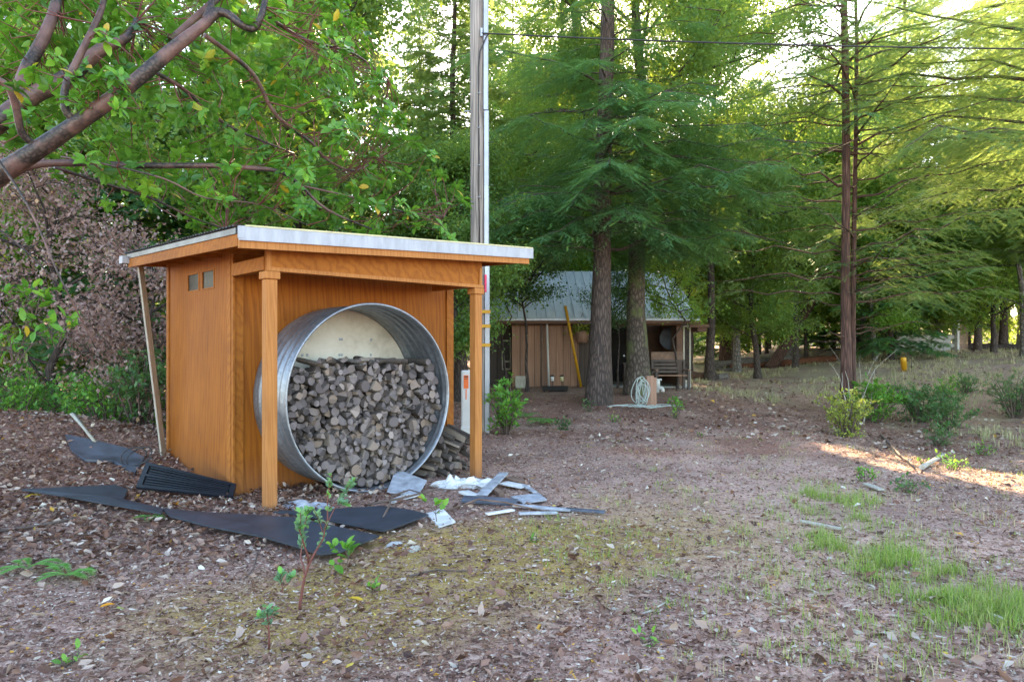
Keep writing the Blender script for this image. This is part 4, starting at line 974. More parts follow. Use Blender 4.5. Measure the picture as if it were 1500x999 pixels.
# standpipe of white pipe fittings
c = P(963, 577, 19.4); t = empty('water_standpipe', (c.x, c.y, gz1(c.x, c.y)), 0, 'white plastic standpipe with elbow between the stake and the bench', 'standpipe')
MB().tube([(0, 0, -.05), (0, 0, .18), (0, 0, .19), (0, 0, .34), (0, 0, .36)], [.055, .055, .075, .075, .05], 12).build('riser', M['pvc'], t); MB().tube([(0, 0, .14), (.13, -.02, .13), (.15, -.02, .10), (.15, -.02, -.02)], .05, 10).build('elbow', M['pvc'], t)
MB().tube([(-.12, 0, .37), (.12, 0, .37)], .025, 8).build('handle', M['pvc'], t)
# hose on a stake
c = G(952, 597); hs = empty('stake_post', c, R(12), 'short brown wooden stake with the pale hose hung on it', 'stake')
MB().box(-.10, -.05, -.3, .08, .07, .72, bev=.01).build('board', M['siding'], hs); MB().box(.08, -.05, -.3, .14, .07, .68).build('edge_board', M['siding'], hs)
g = MB(); rs = random.Random(4)
for k in range(9):
    cx, cz_, ax_, az_ = rs.uniform(-.06, .06), rs.uniform(.33, .42), rs.uniform(.05, .15), rs.uniform(.20, .34)
    g.tube([(cx + ax_ * math.cos(a) * (1 + .25 * math.sin(a * 2 + k)), -.03 - .011 * k + .02 * math.sin(a * 2 + k), cz_ + az_ * math.sin(a) + .02 * math.sin(3 * a + k)) for a in np.linspace(0, 6.283, 30)], .0095, 6, cap=False)
for k in range(5):
    rx, ry = rs.uniform(.15, .50), rs.uniform(.10, .28); cx = rs.uniform(-.3, .45); cyy = rs.uniform(-.35, -.05); ph = rs.uniform(0, 6)
    g.tube([(cx + rx * math.cos(a) * (1 + .2 * math.sin(2 * a + ph)), cyy + ry * math.sin(a), .03 + .04 * abs(math.sin(a * 1.5 + ph))) for a in np.linspace(ph, ph + 5.2, 34)], .0095, 6, cap=False)
hose = g.build('garden_hose', M['hose'], None, 'pale coiled garden hose hanging on the wooden stake in front of the mossy trunk', 'hose'); hose.location = c + Vector((-.22, -.10, 0))

# ------------------------------------------------------------------ far clearing: logs, stump, wall, marker
def flog(name, p1, Y1, p2, Y2, r, mat, label, bend=.1, seed=1, n=14, cat='log'):
    a = P(*p1, Y1); b = P(*p2, Y2); a.z = gz1(a.x, a.y) + r * .75; b.z = gz1(b.x, b.y) + r * .75; rs = random.Random(seed); random.seed(seed); g = MB()
    pts = [a.lerp(b, t) + Vector((0, rs.uniform(-bend, bend), rs.uniform(-.3, .3) * bend)) for t in np.linspace(0, 1, 9)]
    g.tube(pts, [r * rs.uniform(.82, 1.1) for _ in pts], n, jit=.12)
    return g.build(name, mat, None, label, cat)
flog('fallen_log', (1040, 522), 34, (1172, 530), 33, .24, M['greylog'], 'thick grey fallen log with split red heartwood at the clearing edge', .12, 1)
flog('broken_log', (1072, 531), 33.3, (1136, 534), 32.8, .14, M['redheart'], 'rotten red log lying against the front of the thick grey log', .1, 2)
flog('fallen_log', (1142, 533), 32.5, (1228, 538), 32, .18, M['redheart'], 'brown rotten log right of the leaning stump', .14, 3)
flog('fallen_log', (1034, 530), 32.5, (1080, 537), 31.5, .09, M['greylog'], 'thin silvery log in front of the grey log left end', .1, 4)
flog('low_log', (1004, 550), 27, (1052, 553), 26.2, .16, M['debrisbrown'], 'flat brown log lying by the corner of the cabin', .03, 5)
flog('log_end', (1050, 553), 26.0, (1064, 546), 26.6, .12, M['greylog'], 'grey branch stub at the end of the flat brown log', .05, 6)
flog('fallen_log', (1402, 548), 36, (1500, 553), 35, .20, M['barkdark'], 'dark fallen log right of the white-edged pillar', .1, 7)
flog('fallen_log', (1405, 541), 38, (1470, 546), 37, .16, M['barkdark'], 'thinner dark log behind the dark fallen log at right', .1, 8)
a = P(1128, 536, 32.3); b = P(1168, 478, 32.5); a.z = gz1(a.x, a.y) - .1; g = MB(); g.tube([a, a.lerp(b, .3), b, b + (b - a) * .8], [.34, .24, .20, .15], 12, jit=.1); g.build('leaning_stump', M['barkred'], None, 'dark red trunk leaning right over the fallen logs', 'stump')
a = P(1150, 530, 33.6); b = P(1172, 488, 33.8); g = MB(); g.tube([a, b], [.13, .08], 8, jit=.1); g.build('bleached_snag', M['greylog'], None, 'pale bleached snag right beside the leaning dark trunk', 'snag')
# tangled root heap
rs = random.Random(9); g = MB(); c0 = P(1305, 532, 36); c0.z = gz1(c0.x, c0.y)
for i in range(120):
    p = c0 + Vector((rs.uniform(-2.4, 1.6), rs.uniform(-.8, .8), rs.uniform(0, .5))); pts = [p]
    d = Vector((rs.uniform(-1, 1), rs.uniform(-.5, .5), rs.uniform(-.1, 1))).normalized()
    for _ in range(4): d = (d + Vector((rs.uniform(-.5, .5), rs.uniform(-.5, .5), rs.uniform(-.6, .3)))).normalized(); pts.append(pts[-1] + d * .3)
    g.tube(pts, [.06, .05, .04, .025, .01], 5)
g.build('brush_heap', M['barkdark'], None, 'dark tangled heap of roots and dead branches at the far right of the clearing', 'brush heap', kind='stuff')
# block wall with white-edged brick pillar
c = P(1396, 553, 33.5); t = empty('block_wall', (c.x, c.y, gz1(c.x, c.y)), R(6), 'low grey block wall ending at the white-edged brick pillar', 'wall')
for r_ in range(4):
    for k in range(7): 
        x = -3.1 + k * .42 + (.21 if r_ % 2 else 0); MB().box(x, -.1, r_ * .205, x + .405, .1, r_ * .205 + .195, bev=.01).build('block', M['concrete'], t)
t = empty('brick_pillar', (c.x + .18, c.y - .05, gz1(c.x, c.y)), R(6), 'brick pillar with a white board on its left edge and broken cap', 'pillar')
for k in range(19):
    o_ = .01 * (k % 2); MB().box(-.02 + o_, -.17, k * .082, .44 + o_, .2, k * .082 + .072, bev=.008).build('brick_course', M['brick'], t)
MB().box(-.15, -.19, -.05, -.03, .18, 1.52, bev=.01).build('white_board', M['debriswhite'], t); MB().box(-.30, -.28, 1.56, .54, .3, 1.66, bev=.03).build('cap', M['concrete'], t)
c = P(1331, 545, 34); t = empty('teal_bucket', (c.x, c.y, gz1(c.x, c.y)), 0, 'teal plastic bucket standing by the brush heap', 'bucket')
MB().tube([(0, 0, 0), (0, 0, .55), (0, 0, .6)], [.20, .26, .28], 14).build('body', M['teal'], t); MB().tube([(math.cos(a) * .27, 0, .58 + math.sin(a) * .2) for a in np.linspace(0, 3.14, 10)], .012, 5).build('handle', M['pvc'], t)
c = P(1325, 571, 25); t = empty('yellow_marker', (c.x, c.y, gz1(c.x, c.y)), R(10), 'short yellow marker post standing in the dry grass', 'marker post'); t.rotation_euler[1] = R(-7)
MB().tube([(0, 0, -.1), (0, 0, .24), (0, 0, .25)], [.10, .10, .115], 12).build('lower_tube', M['yellow'], t); MB().tube([(0, 0, .25), (0, 0, .47), (0, 0, .5)], [.105, .10, .08], 12).build('upper_tube', M['yellow'], t)
c = P(1335, 568, 25); g = MB(); g.tube([(0, 0, -.1), (0, 0, .42)], .015, 6); o = g.build('metal_rod', M['barkdark'], None, 'thin dark rod stuck in the ground right of the yellow marker', 'rod'); o.location = (c.x, c.y, gz1(c.x, c.y))
# ================================================================== TREES
# --- the big madrone whose limbs reach in from the left
def madrone():
    rs = random.Random(77); rg = np.random.default_rng(77)
    base = ground_at(-6.6, 6.6); root = empty('madrone_tree', base, 0, 'near broadleaf tree with smooth red-brown limbs reaching in from the left', 'tree')
    o = base; mb = MB(); segs = []
    def limb(pts, rads, n=14, name=None):
        q = []; r = []
        for i in range(len(pts) - 1):            # rounded interpolation
            p0 = pts[max(0, i - 1)]; p1 = pts[i]; p2 = pts[i + 1]; p3 = pts[min(len(pts) - 1, i + 2)]
            for t in (0, .25, .5, .75):
                q.append(.5 * ((2 * p1) + (p2 - p0) * t + (2 * p0 - 5 * p1 + 4 * p2 - p3) * t * t + (3 * p1 - p0 - 3 * p2 + p3) * t ** 3)); r.append((rads[i] * (1 - t) + rads[i + 1] * t) * .74)
        q.append(pts[-1]); r.append(rads[-1])
        mb.tube([x - o for x in q], [x * (1 + rs.uniform(-.05, .05)) for x in r], n, jit=.015); segs.append((q, r))
    fork = Vector((-5.6, 6.2, 2.35))
    limb([base - Vector((0, 0, .4)), base + Vector((.1, 0, .6)), base + Vector((.5, -.2, 1.6)), fork], [.34, .28, .24, .20])
    limb([fork, P(-60, 285, 6.1), P(0, 255, 6.0), P(100, 190, 6.0), P(185, 130, 6.0), P(250, 75, 6.1), P(300, 35, 6.2), P(318, 18, 6.25)], [.16, .125, .115, .10, .085, .075, .062, .055])
    limb([P(318, 18, 6.25), P(335, 22, 6.25), P(352, 36, 6.25), P(372, 42, 6.3), P(384, 20, 6.3), P(392, -20, 6.4)], [.055, .05, .045, .045, .04, .035])
    limb([P(300, 30, 6.2), P(309, 10, 6.3), P(312, -30, 6.5)], [.045, .04, .035])
    limb([fork, P(-70, 240, 6.6), P(0, 178, 6.7), P(45, 143, 6.8), P(100, 112, 6.9), P(150, 72, 7.0), P(186, 56, 7.1), P(200, 30, 7.3)], [.17, .15, .13, .12, .105, .09, .06, .03])
    limb([P(26, 150, 6.75), P(38, 105, 6.8), P(62, 60, 6.9), P(80, 15, 7.0), P(90, -40, 7.2)], [.11, .085, .08, .07, .06])
    limb([fork, P(-50, 300, 6.2), P(0, 266, 6.3), P(45, 243, 6.4), P(110, 239, 6.5), P(200, 243, 6.7), P(300, 243, 6.9), P(360, 246, 7.1), P(410, 252, 7.3), P(440, 272, 7.5), P(480, 308, 7.7), P(545, 336, 8.1)], [.12, .075, .065, .05, .045, .04, .036, .033, .03, .025, .02, .012])
    limb([P(113, 183, 6.0), P(96, 160, 5.95), P(96, 128, 5.95), P(112, 92, 6.0), P(135, 45, 6.1), P(150, 10, 6.2), P(158, -30, 6.3)], [.045, .045, .042, .04, .038, .034, .03])
    limb([P(52, 213, 6.0), P(32, 195, 5.9), P(24, 160, 5.8), P(12, 128, 5.7), P(-20, 108, 5.6)], [.045, .042, .04, .038, .036])
    limb([P(300, 52, 6.3), P(345, 85, 6.6), P(375, 115, 6.8), P(398, 160, 7.0), P(425, 188, 7.2), P(455, 208, 7.4), P(480, 235, 7.7), P(520, 250, 8.2), P(560, 230, 8.8)], [.03, .03, .028, .026, .024, .022, .018, .014, .01])
    limb([P(225, 105, 6.3), P(265, 128, 6.6), P(300, 158, 6.9), P(335, 185, 7.2), P(380, 205, 7.5), P(430, 225, 7.9)], [.028, .026, .022, .02, .016, .01])
    limb([P(80, 245, 6.6), P(150, 268, 6.9), P(220, 290, 7.2), P(280, 318, 7.5), P(330, 336, 7.9)], [.022, .02, .018, .014, .008])
    limb([P(90, 230, 6.3), P(150, 240, 6.1), P(240, 262, 6.2), P(300, 290, 6.4), P(380, 300, 6.8), P(450, 330, 7.2)], [.012, .012, .011, .010, .008, .005])
    limb([P(-20, 210, 5.6), P(40, 300, 5.6), P(85, 400, 5.6), P(110, 450, 5.7), P(140, 510, 5.9)], [.016, .014, .011, .009, .005])
    limb([P(-10, 330, 6.0), P(40, 370, 6.1), P(90, 420, 6.2)], [.012, .010, .006])
    limb([P(250, 60, 6.4), P(330, -10, 6.8), P(420, -60, 7.6)], [.05, .04, .02]); limb([P(384, 20, 6.6), P(450, 60, 7.4), P(520, 80, 8.2), P(570, 120, 9.0)], [.03, .025, .018, .01])
    limb([P(440, 272, 7.6), P(520, 290, 8.0), P(590, 310, 8.6), P(650, 318, 9.3)], [.016, .014, .01, .006])
    # leaf rosettes through the crown's volume
    def inside(x, y):
        if x < -60 or y < -160 or y > 352: return 0
        xr = np.interp(y, [-160, 0, 40, 90, 150, 210, 250, 300, 350], [470, 505, 545, 560, 590, 625, 660, 690, 672])
        if x > xr: return 0
        yb = np.interp(x, [-60, 60, 150, 230, 300, 420, 560], [215, 225, 255, 300, 342, 348, 350])
        if y > yb: return .10 if y < yb + 60 else .0
        return 1.0 if x > 240 else .9
    cent = []
    allp = [(p, r) for q, rr in segs for p, r in zip(q, rr)]
    AP = np.array([tuple(p) for p, r in allp])
    while len(cent) < 1150:
        x = rs.uniform(-60, 700); y = rs.uniform(-160, 352); Y = rs.uniform(6.3, 10.4) if x > 200 else (rs.uniform(7.0, 9.8) if rs.random() < .88 else rs.uniform(5.6, 7))
        if x > 520 and Y < 7.6: continue
        if y > 300 and x > 190 and Y < 9.4 and x < 700: 
            if Y < 8.2: continue
        if rs.random() > inside(x, y): continue
        if fbm(np.array(x / 60.), np.array(y / 60. + Y), 2, 5) < .43 and rs.random() < .75: continue
        p = P(x, y, Y)
        rel = p - SO; s_ = rel.dot(SU); a_ = rel.dot(SV)
        if -.7 < s_ < 3.4 and -.6 < a_ < 3.3 and p.z < zr(s_, a_) + .12: continue
        cent.append(p)
    tw = MB()
    pos = []; dd = []; nn = []; sz = []; rn = []
    for p in cent:
        d2 = ((AP - np.array(tuple(p))) ** 2).sum(1); j = int(np.argmin(d2)); a = Vector(AP[j])
        D = (p - a)
        if D.length > 1.1: a = p - D.normalized() * 1.1 * rs.random() - Vector((0, 0, .1)); D = p - a
        mid = a.lerp(p, .5) + Vector((rs.uniform(-.1, .1), rs.uniform(-.1, .1), -.08 * D.length + rs.uniform(-.1, .1)))
        tw.tube([a - o, mid - o, p - o], [.007, .005, .003], 4, cap=False)
        ax = (D.normalized() * .6 + Vector((rs.uniform(-.5, .5), rs.uniform(-.5, .5), .6))).normalized(); c_ = rs.gauss(.42, .16)
        x_ = ax.orthogonal().normalized(); y_ = ax.cross(x_)
        for k in range(rs.randint(8, 13)):
            az = k * 2.4 + rs.uniform(-.3, .3); el = rs.uniform(-.25, .75)
            d = (x_ * math.cos(az) + y_ * math.sin(az)) * math.cos(el) + ax * math.sin(el); d.z -= .25
            q = p - ax * rs.uniform(0, .09)
            pos.append(tuple(q - o)); dd.append(tuple(d)); nn.append(tuple(ax + Vector((rs.uniform(-.4, .4), rs.uniform(-.4, .4), rs.uniform(-.4, .4))))); sz.append(rs.uniform(.085, .145)); rn.append(min(.985, max(0, c_ + rs.gauss(0, .12))) if rs.random() > .012 else 1)
    mb.build('limbs', M['madbark'], root); tw.build('twigs', M['redtwig'], root)
    foliage('crown', T_LEAF, pos, dd, nn, sz, M['madrone'], root, np.array(rn), 1.05)
madrone()
# low sprigs hanging in front at left
for (px, py, Y, s, lab) in ((50, 452, 5.9, .22, 'small green leaf sprig hanging in front of the dead bush'), (20, 520, 5.6, .30, 'green leaf sprig hanging at the left edge above the ferns'), (82, 500, 5.8, .26, 'drooping green sprig right of the left-edge sprig')):
    b = bush('leaf_sprig', s * 1.0, s, 5, 46, .11, 'madrone', px, lab, 'sprig', None, P(px, py, Y)); 
# --- dead brown-leaved tree behind the mound
t = broadleaf('dead_leaf_tree', 5.6, .09, 2.6, .6, 26, 10500, .085, 5, 'deadleaf', 'barkdark', T_RHOMB, (0, 0), 'tree covered in dry pinkish-brown leaves left of the shed', 'tree', None, ground_at(-8.3, 12.4), 1.0, .30)
t = broadleaf('dead_leaf_tree', 3.6, .06, 1.6, .3, 18, 6500, .08, 6, 'deadleaf', 'barkdark', T_RHOMB, (0, 0), 'smaller dry brown-leaved tree touching the shed back corner', 'tree', None, ground_at(-6.1, 11.4), .6, .26)

# --- the two hero trees in front of the cabin
def profA(z, H): return (3.0 if z < 4.6 else 4.4) * (1 if 3.0 < z < 7.6 else (.55 if z < 10 else .7 * (1 - (z - 10) / (H - 9)))) 
ga = G(877, 592); gb = G(933, 578)
fir('fir_tree', 23, .245, 4.1, 92, 4.4, 11, (.55, .1), 1.15, T_SPRAY, 'fir', 'barkfir', .21, profA, .26, 8,
    [(4.5, R(12), 5.6, .27), (5.0, R(5), 6.3, .25), (5.6, R(-18), 5.0, .30), (6.3, R(25), 5.4, .28), (4.6, R(190), 3.0, .3), (5.2, R(175), 3.3, .3), (4.9, R(205), 3.2, .3), (6.8, R(-60), 3.4, .3), (5.9, R(-15), 6.2, .24), (5.0, R(-35), 4.4, .3), (4.6, R(-75), 2.4, .42), (5.4, R(-100), 2.6, .4), (6.1, R(-85), 2.8, .4), (6.9, R(-95), 2.4, .4), (4.4, R(215), 3.4, .34), (4.3, R(-10), 3.8, .32), (7.4, R(-70), 2.2, .4), (4.5, R(160), 3.6, .3), (5.0, R(-110), 2.6, .45), (5.8, R(-65), 2.6, .4), (6.5, R(-105), 2.6, .4), (7.2, R(-88), 2.5, .4), (7.8, R(-110), 2.3, .4), (5.5, R(-90), 2.2, .45), (4.2, R(-60), 2.6, .4), (4.2, R(-125), 2.8, .4), (4.0, R(20), 3.6, .25), (4.0, R(185), 2.8, .25), (3.6, R(200), 3.0, .10), (3.7, R(-20), 3.4, .12), (3.6, R(-140), 2.4, .15), (3.7, R(35), 4.2, .12)],
    None, 16, 10.5, .11, 'tall dark-barked fir left of the mossy trunk in front of the cabin', 'tree', None, ga)
t = broadleaf('mossy_tree', 17, .29, 4.4, 5.0, 38, 100000, .10, 12, 'oak', 'barkmoss', T_RHOMB, (.3, .3), 'mossy rough-barked tree behind the hose stake in front of the cabin', 'tree', None, gb, .9, .42, True)
ga3 = ground_at(2.85, 21.2)
g = MB(); a = ga3; t = empty('leaning_tree', a, 0, 'smooth grey leaning trunk seen above the fir left of its trunk', 'tree')
g.tube([(0, 0, -.3), (-.05, 0, 3), (-.25, .2, 7.0), (-.62, .3, 10), (-1.2, .4, 14.5)], [.24, .22, .19, .165, .11], 14, jit=.03)
for k, (z, x) in enumerate(((7.5, -.3), (8.6, -.4), (9.4, -.5), (6.4, -.2), (10.4, -.6))):
    g.tube([(x, .2, z), (x - 1.2, .2, z + (.1 if k % 2 else -.3)), (x - 2.6, .1, z - .2 - .2 * (k % 2))], [.07, .05, .015], 6)
g.build('trunk', M['barkgrey'], t)
rg = np.random.default_rng(8); n = 9000; c_ = rg.uniform(0, 1, (n, 1)); k_ = rg.integers(0, 5, n); zz = np.array([7.5, 8.6, 9.4, 6.4, 10.4])[k_]
pos = np.stack([-.4 - 2.6 * c_[:, 0] ** .7, .15 + 0 * zz, zz - .2 * c_[:, 0]], -1) + rg.normal(size=(n, 3)) * (.4, .9, .4)
foliage('crown', T_RHOMB, pos, rg.normal(size=(n, 3)), rg.normal(size=(n, 3)) * .5 + (0, 0, 1), .085 * rg.uniform(.7, 1.2, n), M['oak'], t, np.clip(rg.normal(.5, .2, n), 0, 1))

# --- twin reddish trunks at right
gc = P(1240, 592, 15.6); gc.z = gz1(gc.x, gc.y)
def profC(z, H): return 3.0 if 4.2 < z < 12 else 1.6
fir('redwood_tree', 22, .112, 6.0, 70, 3.0, 21, (-.05, .1), .8, T_SPRAY, 'fir', 'barkred', .26, profC, .25, 8, [(4.2, R(120), 1.2, .4), (3.6, R(200), 1.0, .5)], None, 14, 9.5, .2,
    'tall straight red-barked trunk, thicker of the twin trunks at right', 'tree', None, gc)
fir('redwood_tree', 17, .068, 2.6, 90, 3.4, 22, (.15, .2), .95, T_SPRAY, 'fir_far', 'barkred', .26, lambda z, H: 3.3 if 2.6 < z < 10.5 else 2.2, .10, 12, [], None, 12, 9.5, .22,
    'thin trunk with bare level branches right beside the thick red trunk', 'tree', None, ground_at(gc.x + .27, gc.y + .25))
# broken sapling stems round their foot
rs = random.Random(5); g = MB()
for k in range(9):
    a = Vector((rs.uniform(-.35, .35), rs.uniform(-.3, 0), 0)); pts = [a]
    d = Vector((rs.uniform(-.4, .4), rs.uniform(-.1, .1), 1)).normalized()
    for _ in range(6): d = (d + Vector((rs.uniform(-.35, .35), rs.uniform(-.2, .2), rs.uniform(-.15, .1)))).normalized(); pts.append(pts[-1] + d * rs.uniform(.3, .45))
    g.tube([Vector((p.x * .55, p.y, p.z * .8)) for p in pts], [.009, .008, .007, .006, .005, .004, .002], 5)
o = g.build('bare_vine', M['oldboard'], None, 'bare pale vine stems climbing the twin red trunks', 'vine'); o.location = gc + Vector((0, -.28, 0))

# --- woodland prototypes, then copies
T_ = {}
T_['fir_a'] = fir('conifer_tree', 26, .24, 1.2, 130, 4.6, 31, (.2, .1), 1.0, T_SPRAYF, 'fir_far', 'barkdark', .42, None, .22, 8, nsides=10, twig_step=.26)
T_['fir_b'] = fir('conifer_tree', 22, .18, 3.6, 110, 3.6, 32, (-.2, .2), 1.0, T_SPRAYF, 'fir_far', 'barkfir', .40, None, .10, 10, nsides=10, twig_step=.26)
T_['fir_c'] = fir('conifer_tree', 13, .12, .5, 90, 2.9, 33, (.1, 0), 1.0, T_SPRAYF, 'fir', 'barkdark', .34, None, .25, 6, nsides=8, twig_step=.24)
T_['oak_a'] = broadleaf('oak_tree', 15, .20, 4.4, 2.6, 34, 60000, .13, 41, 'oak', 'barkgrey', clump=.42)
T_['oak_b'] = broadleaf('oak_tree', 11, .14, 3.4, 1.6, 30, 48000, .12, 42, 'oak', 'barkdark', lean=(.8, 0), clump=.42)
T_['map_a'] = broadleaf('maple_tree', 9, .09, 3.0, .9, 30, 40000, .12, 43, 'maple', 'barkdark', clump=.42)
T_['map_b'] = broadleaf('maple_tree', 13, .13, 3.6, 2.0, 30, 48000, .13, 44, 'maple', 'barkgrey', lean=(-.5, .2), clump=.42)
T_['pole'] = fir('slender_trunk', 20, .11, 11, 34, 2.4, 45, (.2, .2), .9, T_SPRAYF, 'fir_far', 'barkdark', .40, None, .15, 12, nsides=7, twig_step=.3)
used = set()
TL = {'fir_a': 'tall bushy conifer', 'fir_b': 'tall open bare-stemmed conifer', 'fir_c': 'young dense conifer', 'oak_a': 'large small-leaved oak', 'oak_b': 'leaning small-leaved oak',
      'map_a': 'young light-leaved tree', 'map_b': 'tall light-leaved tree', 'pole': 'slender bare-stemmed conifer'}
HH = {'fir_a': 26, 'fir_b': 22, 'fir_c': 13, 'oak_a': 14.5, 'oak_b': 11, 'map_a': 9, 'map_b': 12.5, 'pole': 20}
def place(kind, x, y, s, where, grp=None, rz=None, sz=None):
    sx = 5.1 + math.tan(R(SUN_AZ)) * (y - 9); zs = math.tan(R(SUN_EL)) * (y - 10) - .6
    if abs(x - sx) < 3.6 and y < 60 and HH[kind] * s > zs: s = max(.3, zs / HH[kind])
    loc = (x, y, gz1(x, y) - .05); lab = f'{TL[kind]} {where}'.replace('in the wood left of the shed', 'in the left wood').replace('deeper in the wood left of the shed', 'deep in the left wood').replace('deeper in the left wood', 'deep in the left wood').replace('in the wood right behind the cabin', 'close behind the cabin').replace('farther back behind the cabin', 'far behind the cabin').replace('along the back edge of the clearing', 'at the clearing edge').replace('in the wood beyond the clearing', 'beyond the clearing').replace('in the far back of the wood', 'in the far wood').replace('off to the right of the clearing', 'right of the clearing')
    if len(lab.split()) > 16: lab = lab.replace('tall ', '').replace('open ', '').replace('small-leaved ', '')
    rz = rz if rz is not None else random.uniform(0, 6.28)
    grp = grp or lab
    if kind not in used:
        used.add(kind); o = T_[kind]; o.location = loc; o.rotation_euler[2] = rz; o.scale = (s, s, sz or s); o['label'] = lab; o['group'] = grp
    else: o = copy_tree(T_[kind], loc, rz, (s, s, sz or s), lab, grp)
    return o
def PX(px, Y): return (px - 750) / 1000 * Y
random.seed(3)
# single recognisable ones
broadleaf('oak_tree', 16.5, .16, 5.2, 4.4, 40, 95000, .12, 71, 'oak', 'barkdark', T_RHOMB, (.3, 0), 'big spreading small-leaved oak rising above the right end of the cabin roof', 'tree', None, ground_at(PX(1040, 26), 26), .9, .44, True)
broadleaf('maple_tree', 13, .12, 4.6, 4.0, 34, 70000, .125, 72, 'maple', 'barkdark', T_RHOMB, (0, 0), 'light-leaved tree filling the gap between the oak and the twin red trunks', 'tree', None, ground_at(PX(1165, 31), 31), .9, .46, True)
place('oak_b', PX(1110, 27), 27, 1.15, 'between the cabin corner and the red trunks')
place('fir_b', PX(668, 20.5), 20.5, .8, 'just left of the utility pole')
place('map_b', PX(735, 30), 30, .85, 'behind the left part of the cabin roof')
place('oak_b', PX(655, 15.8), 15.8, .62, 'low behind the shed roof beside the pole')
broadleaf('oak_tree', 6.8, .20, 2.2, 2.9, 20, 16000, .10, 73, 'oak', 'barkdark', T_RHOMB, (-.5, 0), 'thick-trunked small tree seen between the shed wall and its right post', 'tree', None, ground_at(PX(678, 17), 17), .9, .34)
bay = broadleaf('bay_tree', 5.6, .05, 1.7, 2.3, 22, 8500, .085, 61, 'shrubdark', 'barkdark', T_RHOMB, (0, 0), 'slim sparse-leaved tree in front of the left part of the cabin roof', 'tree', None, ground_at(PX(772, 19.6), 19.6), .9, .20)
copy_tree(bay, ground_at(PX(905, 21), 21.0), 2.0, (.62, .62, .72), 'small sparse-leaved tree between the two big trunks')
broadleaf('bay_tree', 4.4, .04, 1.5, 1.9, 16, 4800, .09, 62, 'maple', 'barkdark', T_RHOMB, (0, 0), 'slim light-leaved sapling tree at the right corner of the cabin', 'tree', None, ground_at(PX(992, 20.9), 20.9), .9, .18)
broadleaf('bay_tree', 4.6, .04, 1.3, 2.5, 14, 3200, .09, 63, 'yelsunlit', 'barkdark', T_RHOMB, (0, 0), 'yellow-green leafed sapling tree in front of the left cabin eave', 'tree', None, ground_at(PX(742, 20.6), 20.6), .6, .16)
place('map_a', PX(1075, 35), 35, 1.1, 'behind the leaning dark trunk')
place('map_a', PX(1180, 34.5), 34.5, 1.0, 'behind the brown rotten log')
place('map_a', PX(1290, 38), 38, 1.2, 'behind the brush heap')
place('map_b', PX(1375, 36.5), 36.5, .8, 'behind the brick pillar')
place('map_a', PX(1455, 31), 31, 1.25, 'leaning over the dark logs at right')
place('fir_b', PX(1432, 33), 33, .8, 'with dark trunk right of the brick pillar')
place('fir_b', PX(1540, 24), 24, 1.0, 'at the right edge of the picture')
place('map_b', PX(1500, 27), 27, .9, 'near the right edge in front of the conifers')
place('fir_c', PX(1345, 28), 30, .9, 'behind the yellow marker')
for (px, Y), o_ in zip(((1062, 52), (1078, 44), (1096, 47), (1112, 43), (1127, 50), (1150, 45), (1205, 44)), ('leftmost', 'second', 'third', 'middle', 'fifth', 'sixth', 'rightmost')):
    place('pole', PX(px, Y), Y, random.uniform(.9, 1.2), o_ + ' from left' * (o_[-5:] != 'tmost' and o_ != 'middle') + ' of the thin stems beyond the fallen log', 'thin stems beyond the fallen log')
g = MB(); a = P(1063, 522, 37); a.z = gz1(a.x, a.y) - .2; g.tube([a, a + Vector((0, 0, 1)), a + Vector((.1, 0, 3.0)), a + Vector((.15, 0, 9))], [.42, .36, .32, .24], 14, jit=.06)
g.build('bare_tree', M['barkred'], None, 'thick dark trunk standing behind the left end of the grey fallen log', 'tree')
fir('fir_tree', 20, .2, 5.2, 90, 4.8, 51, (0, 0), .9, T_SPRAY, 'fir_far', 'barkfir', .30, lambda z, H: 6.2 if z < 12 else 3, .20, 4, [(6.2, R(165), 6.5, .16), (7.4, R(178), 7.0, .16), (8.2, R(195), 6.5, .16), (5.6, R(205), 5.5, .2)], None, 12, 11, .15, 'fir outside the right edge whose high branches reach into the upper right corner', 'tree', None, ground_at(12.9, 15.2))
place('oak_a', PX(930, 27), 28.5, 1.05, 'behind the cabin roof right of the mossy trunk')
place('oak_a', PX(1080, 31), 31, 1.1, 'behind the oak at the cabin corner')
place('oak_b', PX(1010, 29), 29, 1.25, 'rising over the cabin ridge')
place('fir_b', PX(820, 31), 31, 1.1, 'behind the cabin between the pole and the fir')
place('map_b', PX(1300, 29), 30, .8, 'above the wide dark shrub behind the twin trunks')
place('map_b', PX(800, 27.5), 27.5, 1.05, 'rising behind the cabin roof left of the fir')
place('fir_b', PX(752, 34), 34, .95, 'behind the light-leaved tree over the cabin left end')
place('fir_a', PX(1330, 38), 38, .95, 'behind the brush heap, tall against the sky')
place('oak_a', PX(1270, 35), 35, 1.15, 'just right of the twin red trunks')
place('fir_b', PX(1470, 36), 36, 1.0, 'over the dark logs, tall against the sky')
place('fir_b', PX(612, 27), 27, .72, 'in the sky gap over the shed roof')
